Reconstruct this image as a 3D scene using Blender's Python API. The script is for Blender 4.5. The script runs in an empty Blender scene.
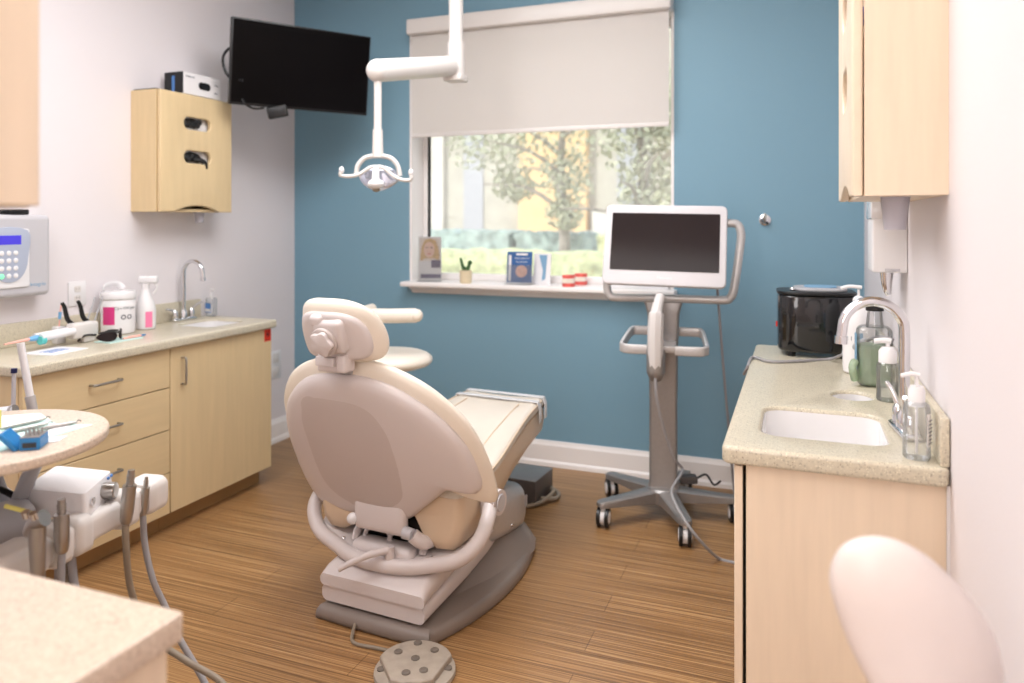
import bpy, bmesh, math, random
from mathutils import Vector, Matrix, noise
random.seed(7)
PI = math.pi
C = bpy.context.scene.collection
sc = bpy.context.scene

# ------------------------------------------------------------------ materials
def lin(c):
    return tuple(((v/255)/12.92 if v/255 <= .04045 else ((v/255+.055)/1.055)**2.4) for v in c)

def mat(name, rgb, rough=.5, metal=0., spec=.5, noise_amt=0., noise_scale=8., bump=0., bump_scale=200., coat=0., emit=None, trans=0., ior=1.45, stretch=None):
    m = bpy.data.materials.new(name); m.use_nodes = True
    nt = m.node_tree; b = nt.nodes['Principled BSDF']
    col = (*lin(rgb), 1)
    b.inputs['Base Color'].default_value = col
    b.inputs['Roughness'].default_value = rough
    b.inputs['Metallic'].default_value = metal
    b.inputs['Specular IOR Level'].default_value = spec
    b.inputs['Coat Weight'].default_value = coat
    b.inputs['Transmission Weight'].default_value = trans
    b.inputs['IOR'].default_value = ior
    tc = nt.nodes.new('ShaderNodeTexCoord')
    if noise_amt:
        mp = nt.nodes.new('ShaderNodeMapping'); mp.inputs['Scale'].default_value = stretch or (1, 1, 1)
        nt.links.new(tc.outputs['Object'], mp.inputs[0])
        n = nt.nodes.new('ShaderNodeTexNoise'); n.inputs['Scale'].default_value = noise_scale; n.inputs['Detail'].default_value = 4
        nt.links.new(mp.outputs[0], n.inputs['Vector'])
        r = nt.nodes.new('ShaderNodeValToRGB')
        r.color_ramp.elements[0].position = .3; r.color_ramp.elements[1].position = .7
        r.color_ramp.elements[0].color = tuple(v*(1-noise_amt) for v in col[:3])+(1,)
        r.color_ramp.elements[1].color = tuple(min(1, v*(1+noise_amt*.6)) for v in col[:3])+(1,)
        nt.links.new(n.outputs['Fac'], r.inputs[0]); nt.links.new(r.outputs[0], b.inputs['Base Color'])
    if bump:
        n2 = nt.nodes.new('ShaderNodeTexNoise'); n2.inputs['Scale'].default_value = bump_scale
        nt.links.new(tc.outputs['Object'], n2.inputs['Vector'])
        bp = nt.nodes.new('ShaderNodeBump'); bp.inputs['Strength'].default_value = bump; bp.inputs['Distance'].default_value = .002
        nt.links.new(n2.outputs['Fac'], bp.inputs['Height']); nt.links.new(bp.outputs[0], b.inputs['Normal'])
    if emit:
        b.inputs['Emission Color'].default_value = (*lin(emit[0]), 1); b.inputs['Emission Strength'].default_value = emit[1]
    return m

def maple(name, rgb, axis):
    # pale laminate with faint grain running along one axis
    st = [14, 14, 14]; st[axis] = 1.2
    return mat(name, rgb, rough=.42, noise_amt=.045, noise_scale=3.0, stretch=tuple(st))

def stone(name, rgb, dark, light, scale=1.):
    m = bpy.data.materials.new(name); m.use_nodes = True
    nt = m.node_tree; b = nt.nodes['Principled BSDF']; L = nt.links.new
    tc = nt.nodes.new('ShaderNodeTexCoord')
    n = nt.nodes.new('ShaderNodeTexNoise'); n.inputs['Scale'].default_value = 150*scale; n.inputs['Detail'].default_value = 5
    L(tc.outputs['Object'], n.inputs['Vector'])
    r = nt.nodes.new('ShaderNodeValToRGB'); r.color_ramp.elements[0].position = .35; r.color_ramp.elements[1].position = .65
    r.color_ramp.elements[0].color = (*[v*.92 for v in lin(rgb)], 1); r.color_ramp.elements[1].color = (*[min(1, v*1.05) for v in lin(rgb)], 1)
    L(n.outputs['Fac'], r.inputs[0])
    prev = r.outputs[0]
    for col, s, hi, gate in ((dark, 210*scale, .36, .66), (light, 180*scale, .36, .5), (tuple(v*.8 for v in rgb), 120*scale, .4, .5)):
        v = nt.nodes.new('ShaderNodeTexVoronoi'); v.inputs['Scale'].default_value = s
        L(tc.outputs['Object'], v.inputs['Vector'])
        mr = nt.nodes.new('ShaderNodeValToRGB'); mr.color_ramp.elements[0].position = hi*.45; mr.color_ramp.elements[1].position = hi
        mr.color_ramp.elements[0].color = (.66, .66, .66, 1); mr.color_ramp.elements[1].color = (0, 0, 0, 1)
        L(v.outputs['Distance'], mr.inputs[0])
        sp = nt.nodes.new('ShaderNodeSeparateColor'); L(v.outputs['Color'], sp.inputs[0])
        gt = nt.nodes.new('ShaderNodeMath'); gt.operation = 'GREATER_THAN'; gt.inputs[1].default_value = gate; L(sp.outputs[0], gt.inputs[0])
        mm = nt.nodes.new('ShaderNodeMath'); mm.operation = 'MULTIPLY'; L(mr.outputs[0], mm.inputs[0]); L(gt.outputs[0], mm.inputs[1])
        mx = nt.nodes.new('ShaderNodeMixRGB'); mx.inputs[2].default_value = (*lin(col), 1)
        L(mm.outputs[0], mx.inputs[0]); L(prev, mx.inputs[1]); prev = mx.outputs[0]
    L(prev, b.inputs['Base Color']); b.inputs['Roughness'].default_value = .28
    return m

def glass_mat(name, tint=(255, 255, 255), refl=.08, rough=0., haze=0., hcol=(244, 246, 247)):
    m = bpy.data.materials.new(name); m.use_nodes = True
    nt = m.node_tree; nt.nodes.clear(); L = nt.links.new
    o = nt.nodes.new('ShaderNodeOutputMaterial'); t = nt.nodes.new('ShaderNodeBsdfTransparent'); g = nt.nodes.new('ShaderNodeBsdfGlossy')
    t.inputs[0].default_value = (*lin(tint), 1); g.inputs['Roughness'].default_value = rough
    f = nt.nodes.new('ShaderNodeFresnel'); f.inputs[0].default_value = 1.5
    a = nt.nodes.new('ShaderNodeMath'); a.operation = 'MULTIPLY_ADD'; a.inputs[1].default_value = .8; a.inputs[2].default_value = refl*.3
    L(f.outputs[0], a.inputs[0])
    mx = nt.nodes.new('ShaderNodeMixShader'); L(a.outputs[0], mx.inputs[0]); L(t.outputs[0], mx.inputs[1]); L(g.outputs[0], mx.inputs[2]); 
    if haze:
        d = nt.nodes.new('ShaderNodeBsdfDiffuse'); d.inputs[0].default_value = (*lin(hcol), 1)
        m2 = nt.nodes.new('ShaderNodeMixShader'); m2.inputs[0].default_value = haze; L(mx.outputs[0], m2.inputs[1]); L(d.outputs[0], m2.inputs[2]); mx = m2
    L(mx.outputs[0], o.inputs[0])
    return m

def floor_mat():
    m = bpy.data.materials.new('wood_floor'); m.use_nodes = True
    nt = m.node_tree; b = nt.nodes['Principled BSDF']; L = nt.links.new
    tc = nt.nodes.new('ShaderNodeTexCoord')
    def nz(sc_, scale, det=4):
        mp = nt.nodes.new('ShaderNodeMapping'); mp.inputs['Scale'].default_value = sc_; L(tc.outputs['Object'], mp.inputs[0])
        n = nt.nodes.new('ShaderNodeTexNoise'); n.inputs['Scale'].default_value = scale; n.inputs['Detail'].default_value = det; n.inputs['Roughness'].default_value = .62
        L(mp.outputs[0], n.inputs['Vector']); return n
    n1 = nz((.45, 60, 1), 2.6, 5); n2 = nz((.35, 5, 1), 1.6, 3)
    r = nt.nodes.new('ShaderNodeValToRGB'); e = r.color_ramp.elements
    e[0].position = .30; e[0].color = (*lin((96, 68, 42)), 1); e[1].position = .72; e[1].color = (*lin((206, 167, 118)), 1)
    k = e.new(.5); k.color = (*lin((160, 119, 76)), 1)
    L(n1.outputs['Fac'], r.inputs[0])
    mx = nt.nodes.new('ShaderNodeMixRGB'); mx.blend_type = 'MULTIPLY'; mx.inputs[0].default_value = .4
    r2 = nt.nodes.new('ShaderNodeValToRGB'); r2.color_ramp.elements[0].position = .3; r2.color_ramp.elements[1].position = .7
    r2.color_ramp.elements[0].color = (.62, .58, .54, 1); r2.color_ramp.elements[1].color = (1.0, 1.0, 1.0, 1)
    L(n2.outputs['Fac'], r2.inputs[0]); L(r.outputs[0], mx.inputs[1]); L(r2.outputs[0], mx.inputs[2])
    br = nt.nodes.new('ShaderNodeTexBrick'); br.inputs['Scale'].default_value = 1; br.inputs['Mortar Size'].default_value = .0016
    br.inputs['Brick Width'].default_value = 1.25; br.inputs['Row Height'].default_value = .125
    br.inputs['Color1'].default_value = (1, 1, 1, 1); br.inputs['Color2'].default_value = (.86, .86, .86, 1); br.inputs['Mortar'].default_value = (.45, .42, .4, 1)
    L(tc.outputs['Object'], br.inputs['Vector'])
    m2 = nt.nodes.new('ShaderNodeMixRGB'); m2.blend_type = 'MULTIPLY'; m2.inputs[0].default_value = .8
    L(mx.outputs[0], m2.inputs[1]); L(br.outputs['Color'], m2.inputs[2]); L(m2.outputs[0], b.inputs['Base Color'])
    b.inputs['Roughness'].default_value = .36; b.inputs['Specular IOR Level'].default_value = .45
    return m

def fabric_blind():
    m = bpy.data.materials.new('blind_fabric'); m.use_nodes = True
    nt = m.node_tree; nt.nodes.clear(); L = nt.links.new
    o = nt.nodes.new('ShaderNodeOutputMaterial')
    d = nt.nodes.new('ShaderNodeBsdfDiffuse'); t = nt.nodes.new('ShaderNodeBsdfTranslucent'); tr = nt.nodes.new('ShaderNodeBsdfTransparent')
    tc = nt.nodes.new('ShaderNodeTexCoord'); n = nt.nodes.new('ShaderNodeTexNoise'); n.inputs['Scale'].default_value = 300
    L(tc.outputs['Object'], n.inputs['Vector'])
    r = nt.nodes.new('ShaderNodeValToRGB'); r.color_ramp.elements[0].color = (*lin((236, 232, 229)), 1); r.color_ramp.elements[1].color = (*lin((244, 240, 237)), 1)
    L(n.outputs['Fac'], r.inputs[0]); L(r.outputs[0], d.inputs[0])
    t.inputs[0].default_value = (*lin((205, 198, 190)), 1)
    a = nt.nodes.new('ShaderNodeMixShader'); a.inputs[0].default_value = .42; L(d.outputs[0], a.inputs[1]); L(t.outputs[0], a.inputs[2])
    c = nt.nodes.new('ShaderNodeMixShader'); c.inputs[0].default_value = .05; L(a.outputs[0], c.inputs[1]); L(tr.outputs[0], c.inputs[2])
    L(c.outputs[0], o.inputs[0]); return m

M = dict(
    wall=mat('wall_paint_white', (226, 220, 222), .7, bump=.25, bump_scale=260),
    blue=mat('wall_paint_blue', (118, 155, 174), .55, bump=.2, bump_scale=260),
    ceil=mat('ceiling_paint', (240, 238, 234), .8, bump=.1),
    trim=mat('white_trim_paint', (238, 234, 232), .35, bump=.03),
    floor=floor_mat(),
    maple=maple('maple_laminate', (216, 192, 150), 2),
    mapleh=maple('maple_laminate_horizontal', (216, 192, 150), 1),
    maplepale=maple('maple_laminate_pale', (230, 211, 187), 2),
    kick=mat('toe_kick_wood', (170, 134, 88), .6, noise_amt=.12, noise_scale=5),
    stone=stone('speckled_countertop', (202, 193, 172), (118, 92, 70), (236, 230, 206)),
    stonepale=stone('pale_speckled_countertop', (206, 188, 170), (150, 122, 102), (236, 224, 208), .9),
    porcelain=mat('white_porcelain', (232, 230, 230), .12, coat=.4, bump=.01),
    chrome=mat('chrome', (225, 225, 228), .08, 1., bump=.01),
    steel=mat('brushed_steel', (176, 172, 168), .3, 1., noise_amt=.06, noise_scale=40, stretch=(1, 1, .05)),
    gun=mat('silver_grey_paint', (150, 146, 144), .36, .55, noise_amt=.04, noise_scale=60),
    gunlt=mat('light_silver_paint', (190, 187, 186), .34, .35, noise_amt=.04, noise_scale=60),
    black=mat('black_plastic', (20, 20, 22), .35, bump=.06),
    blackgloss=mat('glossy_black_plastic', (9, 10, 14), .1, coat=.6, noise_amt=.05),
    screen=mat('dark_screen_glass', (40, 33, 34), .12, spec=.2, noise_amt=.05, noise_scale=2),
    tvscreen=mat('tv_screen_glass', (10, 8, 9), .22, spec=.07, noise_amt=.05, noise_scale=2),
    white=mat('white_plastic', (228, 226, 227), .35, bump=.03),
    whitegloss=mat('glossy_white_plastic', (228, 226, 227), .16, coat=.4, bump=.01),
    offwhite=mat('off_white_plastic', (216, 211, 207), .35, bump=.03),
    grey=mat('grey_plastic', (168, 168, 172), .4, bump=.05),
    greypale=mat('pale_grey_plastic', (192, 190, 194), .4, bump=.03),
    darkgrey=mat('dark_grey_plastic', (86, 80, 78), .45, bump=.06),
    rubber=mat('grey_rubber_cable', (150, 148, 150), .5, bump=.05),
    taupe=mat('taupe_cable', (140, 128, 112), .5, bump=.05),
    cream=mat('cream_vinyl', (232, 222, 208), .32, noise_amt=.03, noise_scale=10, bump=.12, bump_scale=500),
    tan=mat('tan_vinyl', (210, 188, 162), .4, noise_amt=.03, noise_scale=10, bump=.12, bump_scale=500),
    stoolvinyl=mat('pale_cream_vinyl', (220, 209, 205), .36, noise_amt=.03, noise_scale=10, bump=.12, bump_scale=500),
    mauve=mat('mauve_grey_plastic', (212, 203, 201), .34, noise_amt=.02, noise_scale=4, bump=.03),
    mauvedk=mat('mauve_grey_plastic_panel', (198, 187, 183), .42, noise_amt=.02, noise_scale=4, bump=.03),
    basegrey=mat('warm_grey_base_paint', (132, 120, 112), .34, noise_amt=.03, noise_scale=6, bump=.03),
    pedal=mat('stone_grey_pedal', (168, 156, 142), .5, noise_amt=.12, noise_scale=30, bump=.1),
    pedaldk=mat('worn_pedal_button', (112, 102, 92), .5, noise_amt=.12, noise_scale=30, bump=.1),
    bluepl=mat('blue_plastic', (32, 118, 178), .35, bump=.03),
    mint=mat('mint_paper', (200, 230, 224), .7, bump=.05),
    paper=mat('white_paper', (228, 226, 227), .7, bump=.04),
    pink=mat('magenta_label', (214, 60, 130), .5, bump=.02),
    pinkpale=mat('pink_label', (240, 130, 170), .5, bump=.02),
    red=mat('orange_red_label', (226, 58, 34), .5, bump=.02),
    navy=mat('navy_plastic', (24, 26, 76), .4, bump=.03),
    ink=mat('blue_ink', (80, 130, 196), .6, bump=.02),
    inkgrey=mat('grey_ink', (110, 110, 118), .6, bump=.02),
    inkblue=mat('steel_blue_print', (120, 160, 190), .6, bump=.02),
    lcd=mat('lcd_display', (60, 50, 160), .2, emit=((80, 70, 215), .6), noise_amt=.05),
    ledg=mat('green_led', (120, 220, 160), .3, emit=((120, 240, 170), .8), noise_amt=.02),
    panelgrey=mat('blue_grey_panel', (172, 180, 198), .4, bump=.02),
    teal=mat('teal_plastic', (96, 196, 190), .4, bump=.02),
    greencard=mat('green_card', (60, 170, 130), .5, bump=.02),
    clear=glass_mat('clear_plastic', (252, 253, 253), .15, .05, .04),
    gel=glass_mat('clear_gel', (250, 252, 253), .15, .1, .10),
    glass=glass_mat('window_glass', (250, 252, 252), .12, 0., .10),  # white diffuse share imitates the haze of room reflections on the pane
    greenliq=glass_mat('green_liquid', (226, 242, 226), .05, .1, .42, (200, 216, 190)),
    reflector=mat('faceted_reflector', (205, 212, 228), .12, .8, bump=.3, bump_scale=30),
    blind=fabric_blind(),
    yellow=mat('yellow_cable', (222, 214, 120), .5, bump=.02),
    cup=mat('grey_paper_cup', (178, 176, 186), .7, bump=.05),
    wand=mat('frosted_white_sleeve', (226, 222, 220), .3, trans=.15, bump=.08),
    leaf=mat('glossy_green_leaf', (52, 92, 48), .5, noise_amt=.3, noise_scale=30),
    pot=mat('cream_pot', (226, 210, 178), .6, noise_amt=.08, noise_scale=20),
    tip=mat('pale_salmon_plastic', (240, 180, 166), .4, bump=.02),
    skyblue=mat('light_blue_plastic', (120, 178, 222), .4, bump=.02),
    gum=mat('pink_gum_acrylic', (226, 100, 92), .3, bump=.05),
    tooth=mat('ivory_tooth', (244, 234, 220), .25, bump=.03),
    skin=mat('photo_skin_tone', (232, 196, 176), .6, noise_amt=.05),
    blond=mat('photo_blond_hair', (214, 178, 122), .6, noise_amt=.25, noise_scale=60),
    lip=mat('photo_lips', (196, 120, 112), .6, bump=.01),
    brochure=mat('brochure_blue', (44, 92, 150), .4, noise_amt=.2, noise_scale=25),
    purple=mat('muted_purple_print', (98, 90, 122), .6, noise_amt=.1, noise_scale=40),
    hedge=mat('hedge_leaves', (196, 198, 150), .8, noise_amt=.45, noise_scale=9, bump=.6, bump_scale=20),
    hedgeb=mat('grey_green_hedge', (160, 176, 168), .8, noise_amt=.45, noise_scale=6, bump=.6, bump_scale=20),
    treeleaf=mat('tree_leaves', (184, 184, 156), .7, noise_amt=.3, noise_scale=3),
    bark=mat('tree_bark', (156, 146, 134), .9, noise_amt=.3, noise_scale=9),
    stucco=mat('pale_stucco', (206, 200, 190), .9, noise_amt=.08, noise_scale=3),
    stuccogrey=mat('grey_stucco', (184, 178, 164), .9, noise_amt=.12, noise_scale=2),
    orange=mat('orange_stucco', (226, 190, 142), .9, noise_amt=.08, noise_scale=3),
    ground=mat('pale_pavement', (206, 202, 196), .9, noise_amt=.1, noise_scale=3),
)

# ------------------------------------------------------------------ builders
def spline(pts, n=6, closed=False):
    P = [Vector(p) for p in pts]; out = []; N = len(P)
    for i in range(N if closed else N-1):
        if closed: a, b, c, d = P[i-1], P[i], P[(i+1) % N], P[(i+2) % N]
        else: a, b, c, d = P[max(i-1, 0)], P[i], P[i+1], P[min(i+2, N-1)]
        for k in range(n):
            t = k/n
            out.append(.5*((2*b)+(c-a)*t+(2*a-5*b+4*c-d)*t*t+(3*b-a-3*c+d)*t**3))
    if not closed: out.append(P[-1])
    return out

class MB:
    def __init__(s): s.bm = bmesh.new()
    def _x(s, vs, mtx):
        if mtx is not None: bmesh.ops.transform(s.bm, matrix=mtx, verts=vs)
    def box(s, x0, x1, y0, y1, z0, z1, bev=0., seg=2, mtx=None, only=None):
        r = bmesh.ops.create_cube(s.bm, size=1); vs = r['verts']
        bmesh.ops.transform(s.bm, matrix=Matrix.Translation(((x0+x1)/2, (y0+y1)/2, (z0+z1)/2)) @ Matrix.Diagonal((x1-x0, y1-y0, z1-z0, 1)), verts=vs)
        if bev:
            es = list({e for v in vs for e in v.link_edges if only is None or only(e)})
            r = bmesh.ops.bevel(s.bm, geom=es, offset=bev, segments=seg, affect='EDGES', profile=.5)
            vs = list({v for v in r['verts']} | {v for v in vs if v.is_valid})
        s._x(vs, mtx); return s
    def ring_sweep(s, rings, closed=False, caps=True):
        bm = s.bm; V = [[bm.verts.new(p) for p in r] for r in rings]; n = len(V[0])
        for i in range(len(V) if closed else len(V)-1):
            A, B = V[i], V[(i+1) % len(V)]
            for k in range(n):
                bm.faces.new((A[k], A[(k+1) % n], B[(k+1) % n], B[k]))
        if caps and not closed:
            bm.faces.new(V[0][::-1]); bm.faces.new(V[-1])
        return s
    def tube(s, pts, r, seg=12, smooth=6, closed=False, flat=1., up=None):
        P = spline(pts, smooth, closed) if smooth > 1 else [Vector(p) for p in pts]
        N = len(P); rr = r if callable(r) else (lambda t: r)
        t0 = (P[1]-P[0]).normalized()
        nrm = Vector(up) if up else (Vector((0, 0, 1)) if abs(t0.z) < .9 else Vector((1, 0, 0)))
        rings = []
        for i in range(N):
            if closed: t = (P[(i+1) % N]-P[i-1]).normalized()
            else: t = (P[min(i+1, N-1)]-P[max(i-1, 0)]).normalized()
            nrm = (nrm-t*nrm.dot(t)).normalized(); bn = t.cross(nrm); R = rr(i/max(1, N-1))
            rings.append([P[i]+nrm*(R*math.cos(2*PI*k/seg))+bn*(R*flat*math.sin(2*PI*k/seg)) for k in range(seg)])
        return s.ring_sweep(rings, closed)
    def cyl(s, p0, p1, r0, r1=None, seg=24):
        r1 = r0 if r1 is None else r1
        return s.tube([p0, p1], lambda t: r0+(r1-r0)*t, seg, 1)
    def lathe(s, prof, seg=32, mtx=None, lobes=None):
        rings = []
        for r, z in prof:
            rings.append([Vector((r*(lobes(2*PI*k/seg) if lobes else 1)*math.cos(2*PI*k/seg), r*(lobes(2*PI*k/seg) if lobes else 1)*math.sin(2*PI*k/seg), z)) for k in range(seg)])
        if mtx is not None: rings = [[mtx @ p for p in r] for r in rings]
        return s.ring_sweep(rings)
    def sphere(s, c, r, sx=1, sy=1, sz=1, u=20, v=12):
        r_ = bmesh.ops.create_uvsphere(s.bm, u_segments=u, v_segments=v, radius=r)
        bmesh.ops.transform(s.bm, matrix=Matrix.Translation(c) @ Matrix.Diagonal((sx, sy, sz, 1)), verts=r_['verts']); return s
    def prism(s, poly, f0, f1):
        # poly: list of 2d points; f0/f1 map a 2d point to 3d on either cap
        return s.ring_sweep([[Vector(f0(*p)) for p in poly], [Vector(f1(*p)) for p in poly]])
    def quad(s, a, b, c, d):
        s.bm.faces.new([s.bm.verts.new(p) for p in (a, b, c, d)]); return s
    def pad(s, outline, mp, tf, tb, p=5., nr=8, off=0., center=None, smooth=5):
        O = [Vector((q[0], q[1], 0)) for q in outline]
        if smooth > 1: O = spline(O, smooth, True)
        n = len(O); c = Vector((*center, 0)) if center else sum(O, Vector())/n
        def pos(q):
            e = 1e-3; a = Vector(mp(q.x, q.y)); du = Vector(mp(q.x+e, q.y))-a; dv = Vector(mp(q.x, q.y+e))-a
            return a, dv.cross(du).normalized()
        bm = s.bm
        def layer(sign, T):
            a, nn = pos(c); vc = bm.verts.new(a+nn*(off+sign*T)); rows = []
            for i in range(1, nr):
                r = math.sin(i/nr*PI/2); row = []
                for q in O:
                    a, nn = pos(c+(q-c)*r); row.append(bm.verts.new(a+nn*(off+sign*T*math.sqrt(max(0, 1-r**p)))))
                rows.append(row)
            return vc, rows
        vf, F = layer(1, tf); vb, B = layer(-1, tb)
        E = []
        for q in O:
            a, nn = pos(q); E.append(bm.verts.new(a+nn*off))
        F.append(E); B.append(E)
        for vc, R, fl in ((vf, F, 0), (vb, B, 1)):
            for k in range(n):
                f = (vc, R[0][k], R[0][(k+1) % n]); bm.faces.new(f[::-1] if fl else f)
            for i in range(len(R)-1):
                for k in range(n):
                    f = (R[i][k], R[i+1][k], R[i+1][(k+1) % n], R[i][(k+1) % n]); bm.faces.new(f[::-1] if fl else f)
        return s
    def plate(s, outlines, thick, bev=0., mtx=None, res=2):
        # flat plate with holes: first outline outer, the rest holes (2d lists); lies z 0..thick
        cu = bpy.data.curves.new('tmp', 'CURVE'); cu.dimensions = '2D'; cu.fill_mode = 'BOTH'
        cu.extrude = max(1e-5, thick/2-bev); cu.bevel_depth = bev; cu.bevel_resolution = res; cu.offset = -bev
        for o in outlines:
            sp = cu.splines.new('POLY'); sp.points.add(len(o)-1); sp.use_cyclic_u = True
            for i, q in enumerate(o): sp.points[i].co = (q[0], q[1], 0, 1)
        return s._curve(cu, Matrix.Translation((0, 0, thick/2)), mtx)
    def text(s, body, size, mtx, thick=.0004, align='CENTER'):
        cu = bpy.data.curves.new('tmp', 'FONT'); cu.body = body; cu.size = size; cu.align_x = align; cu.align_y = 'CENTER'; cu.extrude = thick
        return s._curve(cu, Matrix.Identity(4), mtx)
    def _curve(s, cu, pre, mtx):
        ob = bpy.data.objects.new('tmp', cu); C.objects.link(ob)
        dg = bpy.context.evaluated_depsgraph_get(); dg.update()
        me = bpy.data.meshes.new_from_object(ob.evaluated_get(dg))
        me.transform((mtx if mtx is not None else Matrix.Identity(4)) @ pre)
        s.bm.from_mesh(me)
        bpy.data.objects.remove(ob); bpy.data.curves.remove(cu); bpy.data.meshes.remove(me)
        return s
    def obj(s, name, m, parent=None, angle=38, smooth=True):
        bmesh.ops.remove_doubles(s.bm, verts=s.bm.verts, dist=1e-6)
        bmesh.ops.recalc_face_normals(s.bm, faces=s.bm.faces)
        me = bpy.data.meshes.new(name); s.bm.to_mesh(me); s.bm.free()
        if smooth:
            me.shade_smooth() if hasattr(me, 'shade_smooth') else None
            me.set_sharp_from_angle(angle=math.radians(angle))
        me.materials.append(m)
        o = bpy.data.objects.new(name, me); C.objects.link(o)
        if parent is not None: o.parent = parent
        return o

def thing(name, label, cat, loc=(0, 0, 0), rz=0., group=None):
    o = bpy.data.objects.new(name, None); C.objects.link(o); o.empty_display_size = .05
    o.location = loc; o.rotation_euler = (0, 0, rz); o['label'] = label; o['category'] = cat
    if group: o['group'] = group
    return o
def tag(o, label, cat, group=None):
    o['label'] = label; o['category'] = cat
    if group: o['group'] = group
    return o
def struct(o):
    o['kind'] = 'structure'; return o
def T(x, y, z): return Matrix.Translation((x, y, z))
def frame(o, x, y):
    # matrix whose x axis is x, y axis is y, origin o
    x = Vector(x).normalized(); y = Vector(y); y = (y-x*y.dot(x)).normalized(); z = x.cross(y)
    m = Matrix((x, y, z)).transposed().to_4x4(); m.translation = Vector(o); return m
def rrect(x0, x1, y0, y1, r, n=6):
    out = []
    for cx, cy, a0 in ((x1-r, y1-r, 0), (x0+r, y1-r, PI/2), (x0+r, y0+r, PI), (x1-r, y0+r, 1.5*PI)):
        for k in range(n+1):
            a = a0+PI/2*k/n; out.append((cx+r*math.cos(a), cy+r*math.sin(a)))
    return out
def oval(cx, cy, rx, ry, n=28):
    return [(cx+rx*math.cos(2*PI*k/n), cy+ry*math.sin(2*PI*k/n)) for k in range(n)]

# ------------------------------------------------------------------ camera
YAW, F, HZ, CH = .3685, 740.5, 221.0, 1.35
cam = bpy.data.cameras.new('camera'); co = bpy.data.objects.new('camera', cam); C.objects.link(co)
co.location = (0, 0, CH); co.rotation_euler = (PI/2, 0, YAW)
cam.sensor_width = 36; cam.lens = F/1024*36; cam.shift_y = -(341.5-HZ)/1024; cam.clip_start = .02
cam.dof.use_dof = True; cam.dof.focus_distance = 2.1; cam.dof.aperture_fstop = 2.0
sc.camera = co
def at(u, v, s):
    t = (u-512)/F; a, b = math.sin(YAW), math.cos(YAW)
    return Vector((s*(-a+t*b), s*(b+t*a), CH+s*(HZ-v)/F))
def onz(u, v, z): return at(u, v, F*(CH-z)/(v-HZ))

XL, XR, D, Y0, HC = -2.985, .2945, 3.893, -1.5, 2.85

# ------------------------------------------------------------------ room
struct(MB().box(XL-.15, XR+.15, Y0-.15, D+.05, -.1, 0).obj('floor', M['floor'], smooth=False))
struct(MB().box(XL-.15, XR+.15, Y0-.15, D+.2, HC, HC+.1).obj('ceiling', M['ceil'], smooth=False))
struct(MB().box(XL-.12, XL, Y0, D, 0, HC).obj('wall_left', M['wall'], smooth=False))
struct(MB().box(XR, XR+.12, Y0, D+.2, 0, HC).obj('wall_right', M['wall'], smooth=False))
struct(MB().box(XL-.12, XR+.12, Y0-.12, Y0, 0, HC).obj('wall_near', M['wall'], smooth=False))
WX0, WX1, WZ0, WZ1 = -2.154, -.601, .965, 2.45
w = MB(); w.box(XL-.12, WX0, D, D+.2, 0, HC); w.box(WX1, XR, D, D+.2, 0, HC); w.box(WX0, WX1, D, D+.2, 0, WZ0); w.box(WX0, WX1, D, D+.2, WZ1, HC)
struct(w.obj('wall_back', M['blue'], smooth=False))
struct(MB().box(-1.48, -1.36, Y0, .66, 0, HC).obj('wall_inner', M['wall'], smooth=False))

def baseboard(name, x0, x1, y0, y1, axis, sgn):
    # profile swept along one wall: face board with stepped top and shoe moulding
    pr = [(0, 0), (.024, 0), (.022, .02), (.014, .032), (.014, .112), (.008, .126), (.005, .138), (0, .138)]
    b = MB()
    if axis == 'x': b.prism(pr, lambda a, z: (x0, y0-a, z), lambda a, z: (x1, y0-a, z))
    else: b.prism(pr, lambda a, z: (x0+sgn*a, y0, z), lambda a, z: (x0+sgn*a, y1, z))
    return struct(b.obj(name, M['trim'], smooth=False))
baseboard('baseboard_back', XL, XR, D, D, 'x', 1)
baseboard('baseboard_left', XL, XL, 3.12, D-.024, 'y', 1)
baseboard('baseboard_right', XR, XR, 3.25, D-.024, 'y', -1)

# window: liner, sash, glass, stool and apron
wn = struct(bpy.data.objects.new('window_1', None)); C.objects.link(wn)
w = MB(); YB = D+.2
w.box(WX0, WX0+.014, D-.004, YB, WZ0, WZ1); w.box(WX1-.014, WX1, D-.004, YB, WZ0, WZ1); w.box(WX0+.014, WX1-.014, D-.004, YB, WZ1-.014, WZ1)
w.obj('window_liner', M['trim'], wn, smooth=False)
w = MB(); a0, a1 = WX0+.014, WX1-.014
w.box(a0, a0+.03, D+.14, D+.19, .995, WZ1-.014, .004); w.box(a1-.012, a1, D+.14, D+.19, .995, WZ1-.014, .003)
w.box(a0+.03, a1-.012, D+.14, D+.19, .995, 1.035, .004); w.box(a0+.03, a1-.012, D+.14, D+.19, WZ1-.05, WZ1-.014, .004)
w.obj('window_frame', M['trim'], wn)
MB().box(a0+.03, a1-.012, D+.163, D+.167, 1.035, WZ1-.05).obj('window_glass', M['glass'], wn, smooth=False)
w = MB(); w.box(-2.172, -.583, 3.80, D-.004, .967, .995, .008, 3); w.box(WX0+.014, WX1-.014, D-.006, D+.195, .967, .995)
pr = [(0, .967), (-.055, .967), (-.052, .955), (-.03, .945), (-.02, .93), (0, .925)]
w.prism(pr, lambda a, z: (-2.13, D+a, z), lambda a, z: (-.62, D+a, z))
w.obj('window_sill', M['trim'], wn)
# window_1 has a name of the setting; its blind is a thing
bl = thing('roller_blind', 'white roller blind pulled halfway down over the window on the blue wall', 'blind', (-1.36, 3.84, 2.48))
MB().box(-.76, .76, -.06, .053, -.05, .04, .012, 3).obj('cassette', M['offwhite'], bl)
MB().box(-.74, .745, -.02, -.0185, -.625, -.045).obj('fabric', M['blind'], bl, smooth=False)
MB().box(-.74, .745, -.025, -.013, -.645, -.622, .004).obj('hem_bar', M['offwhite'], bl)

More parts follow.
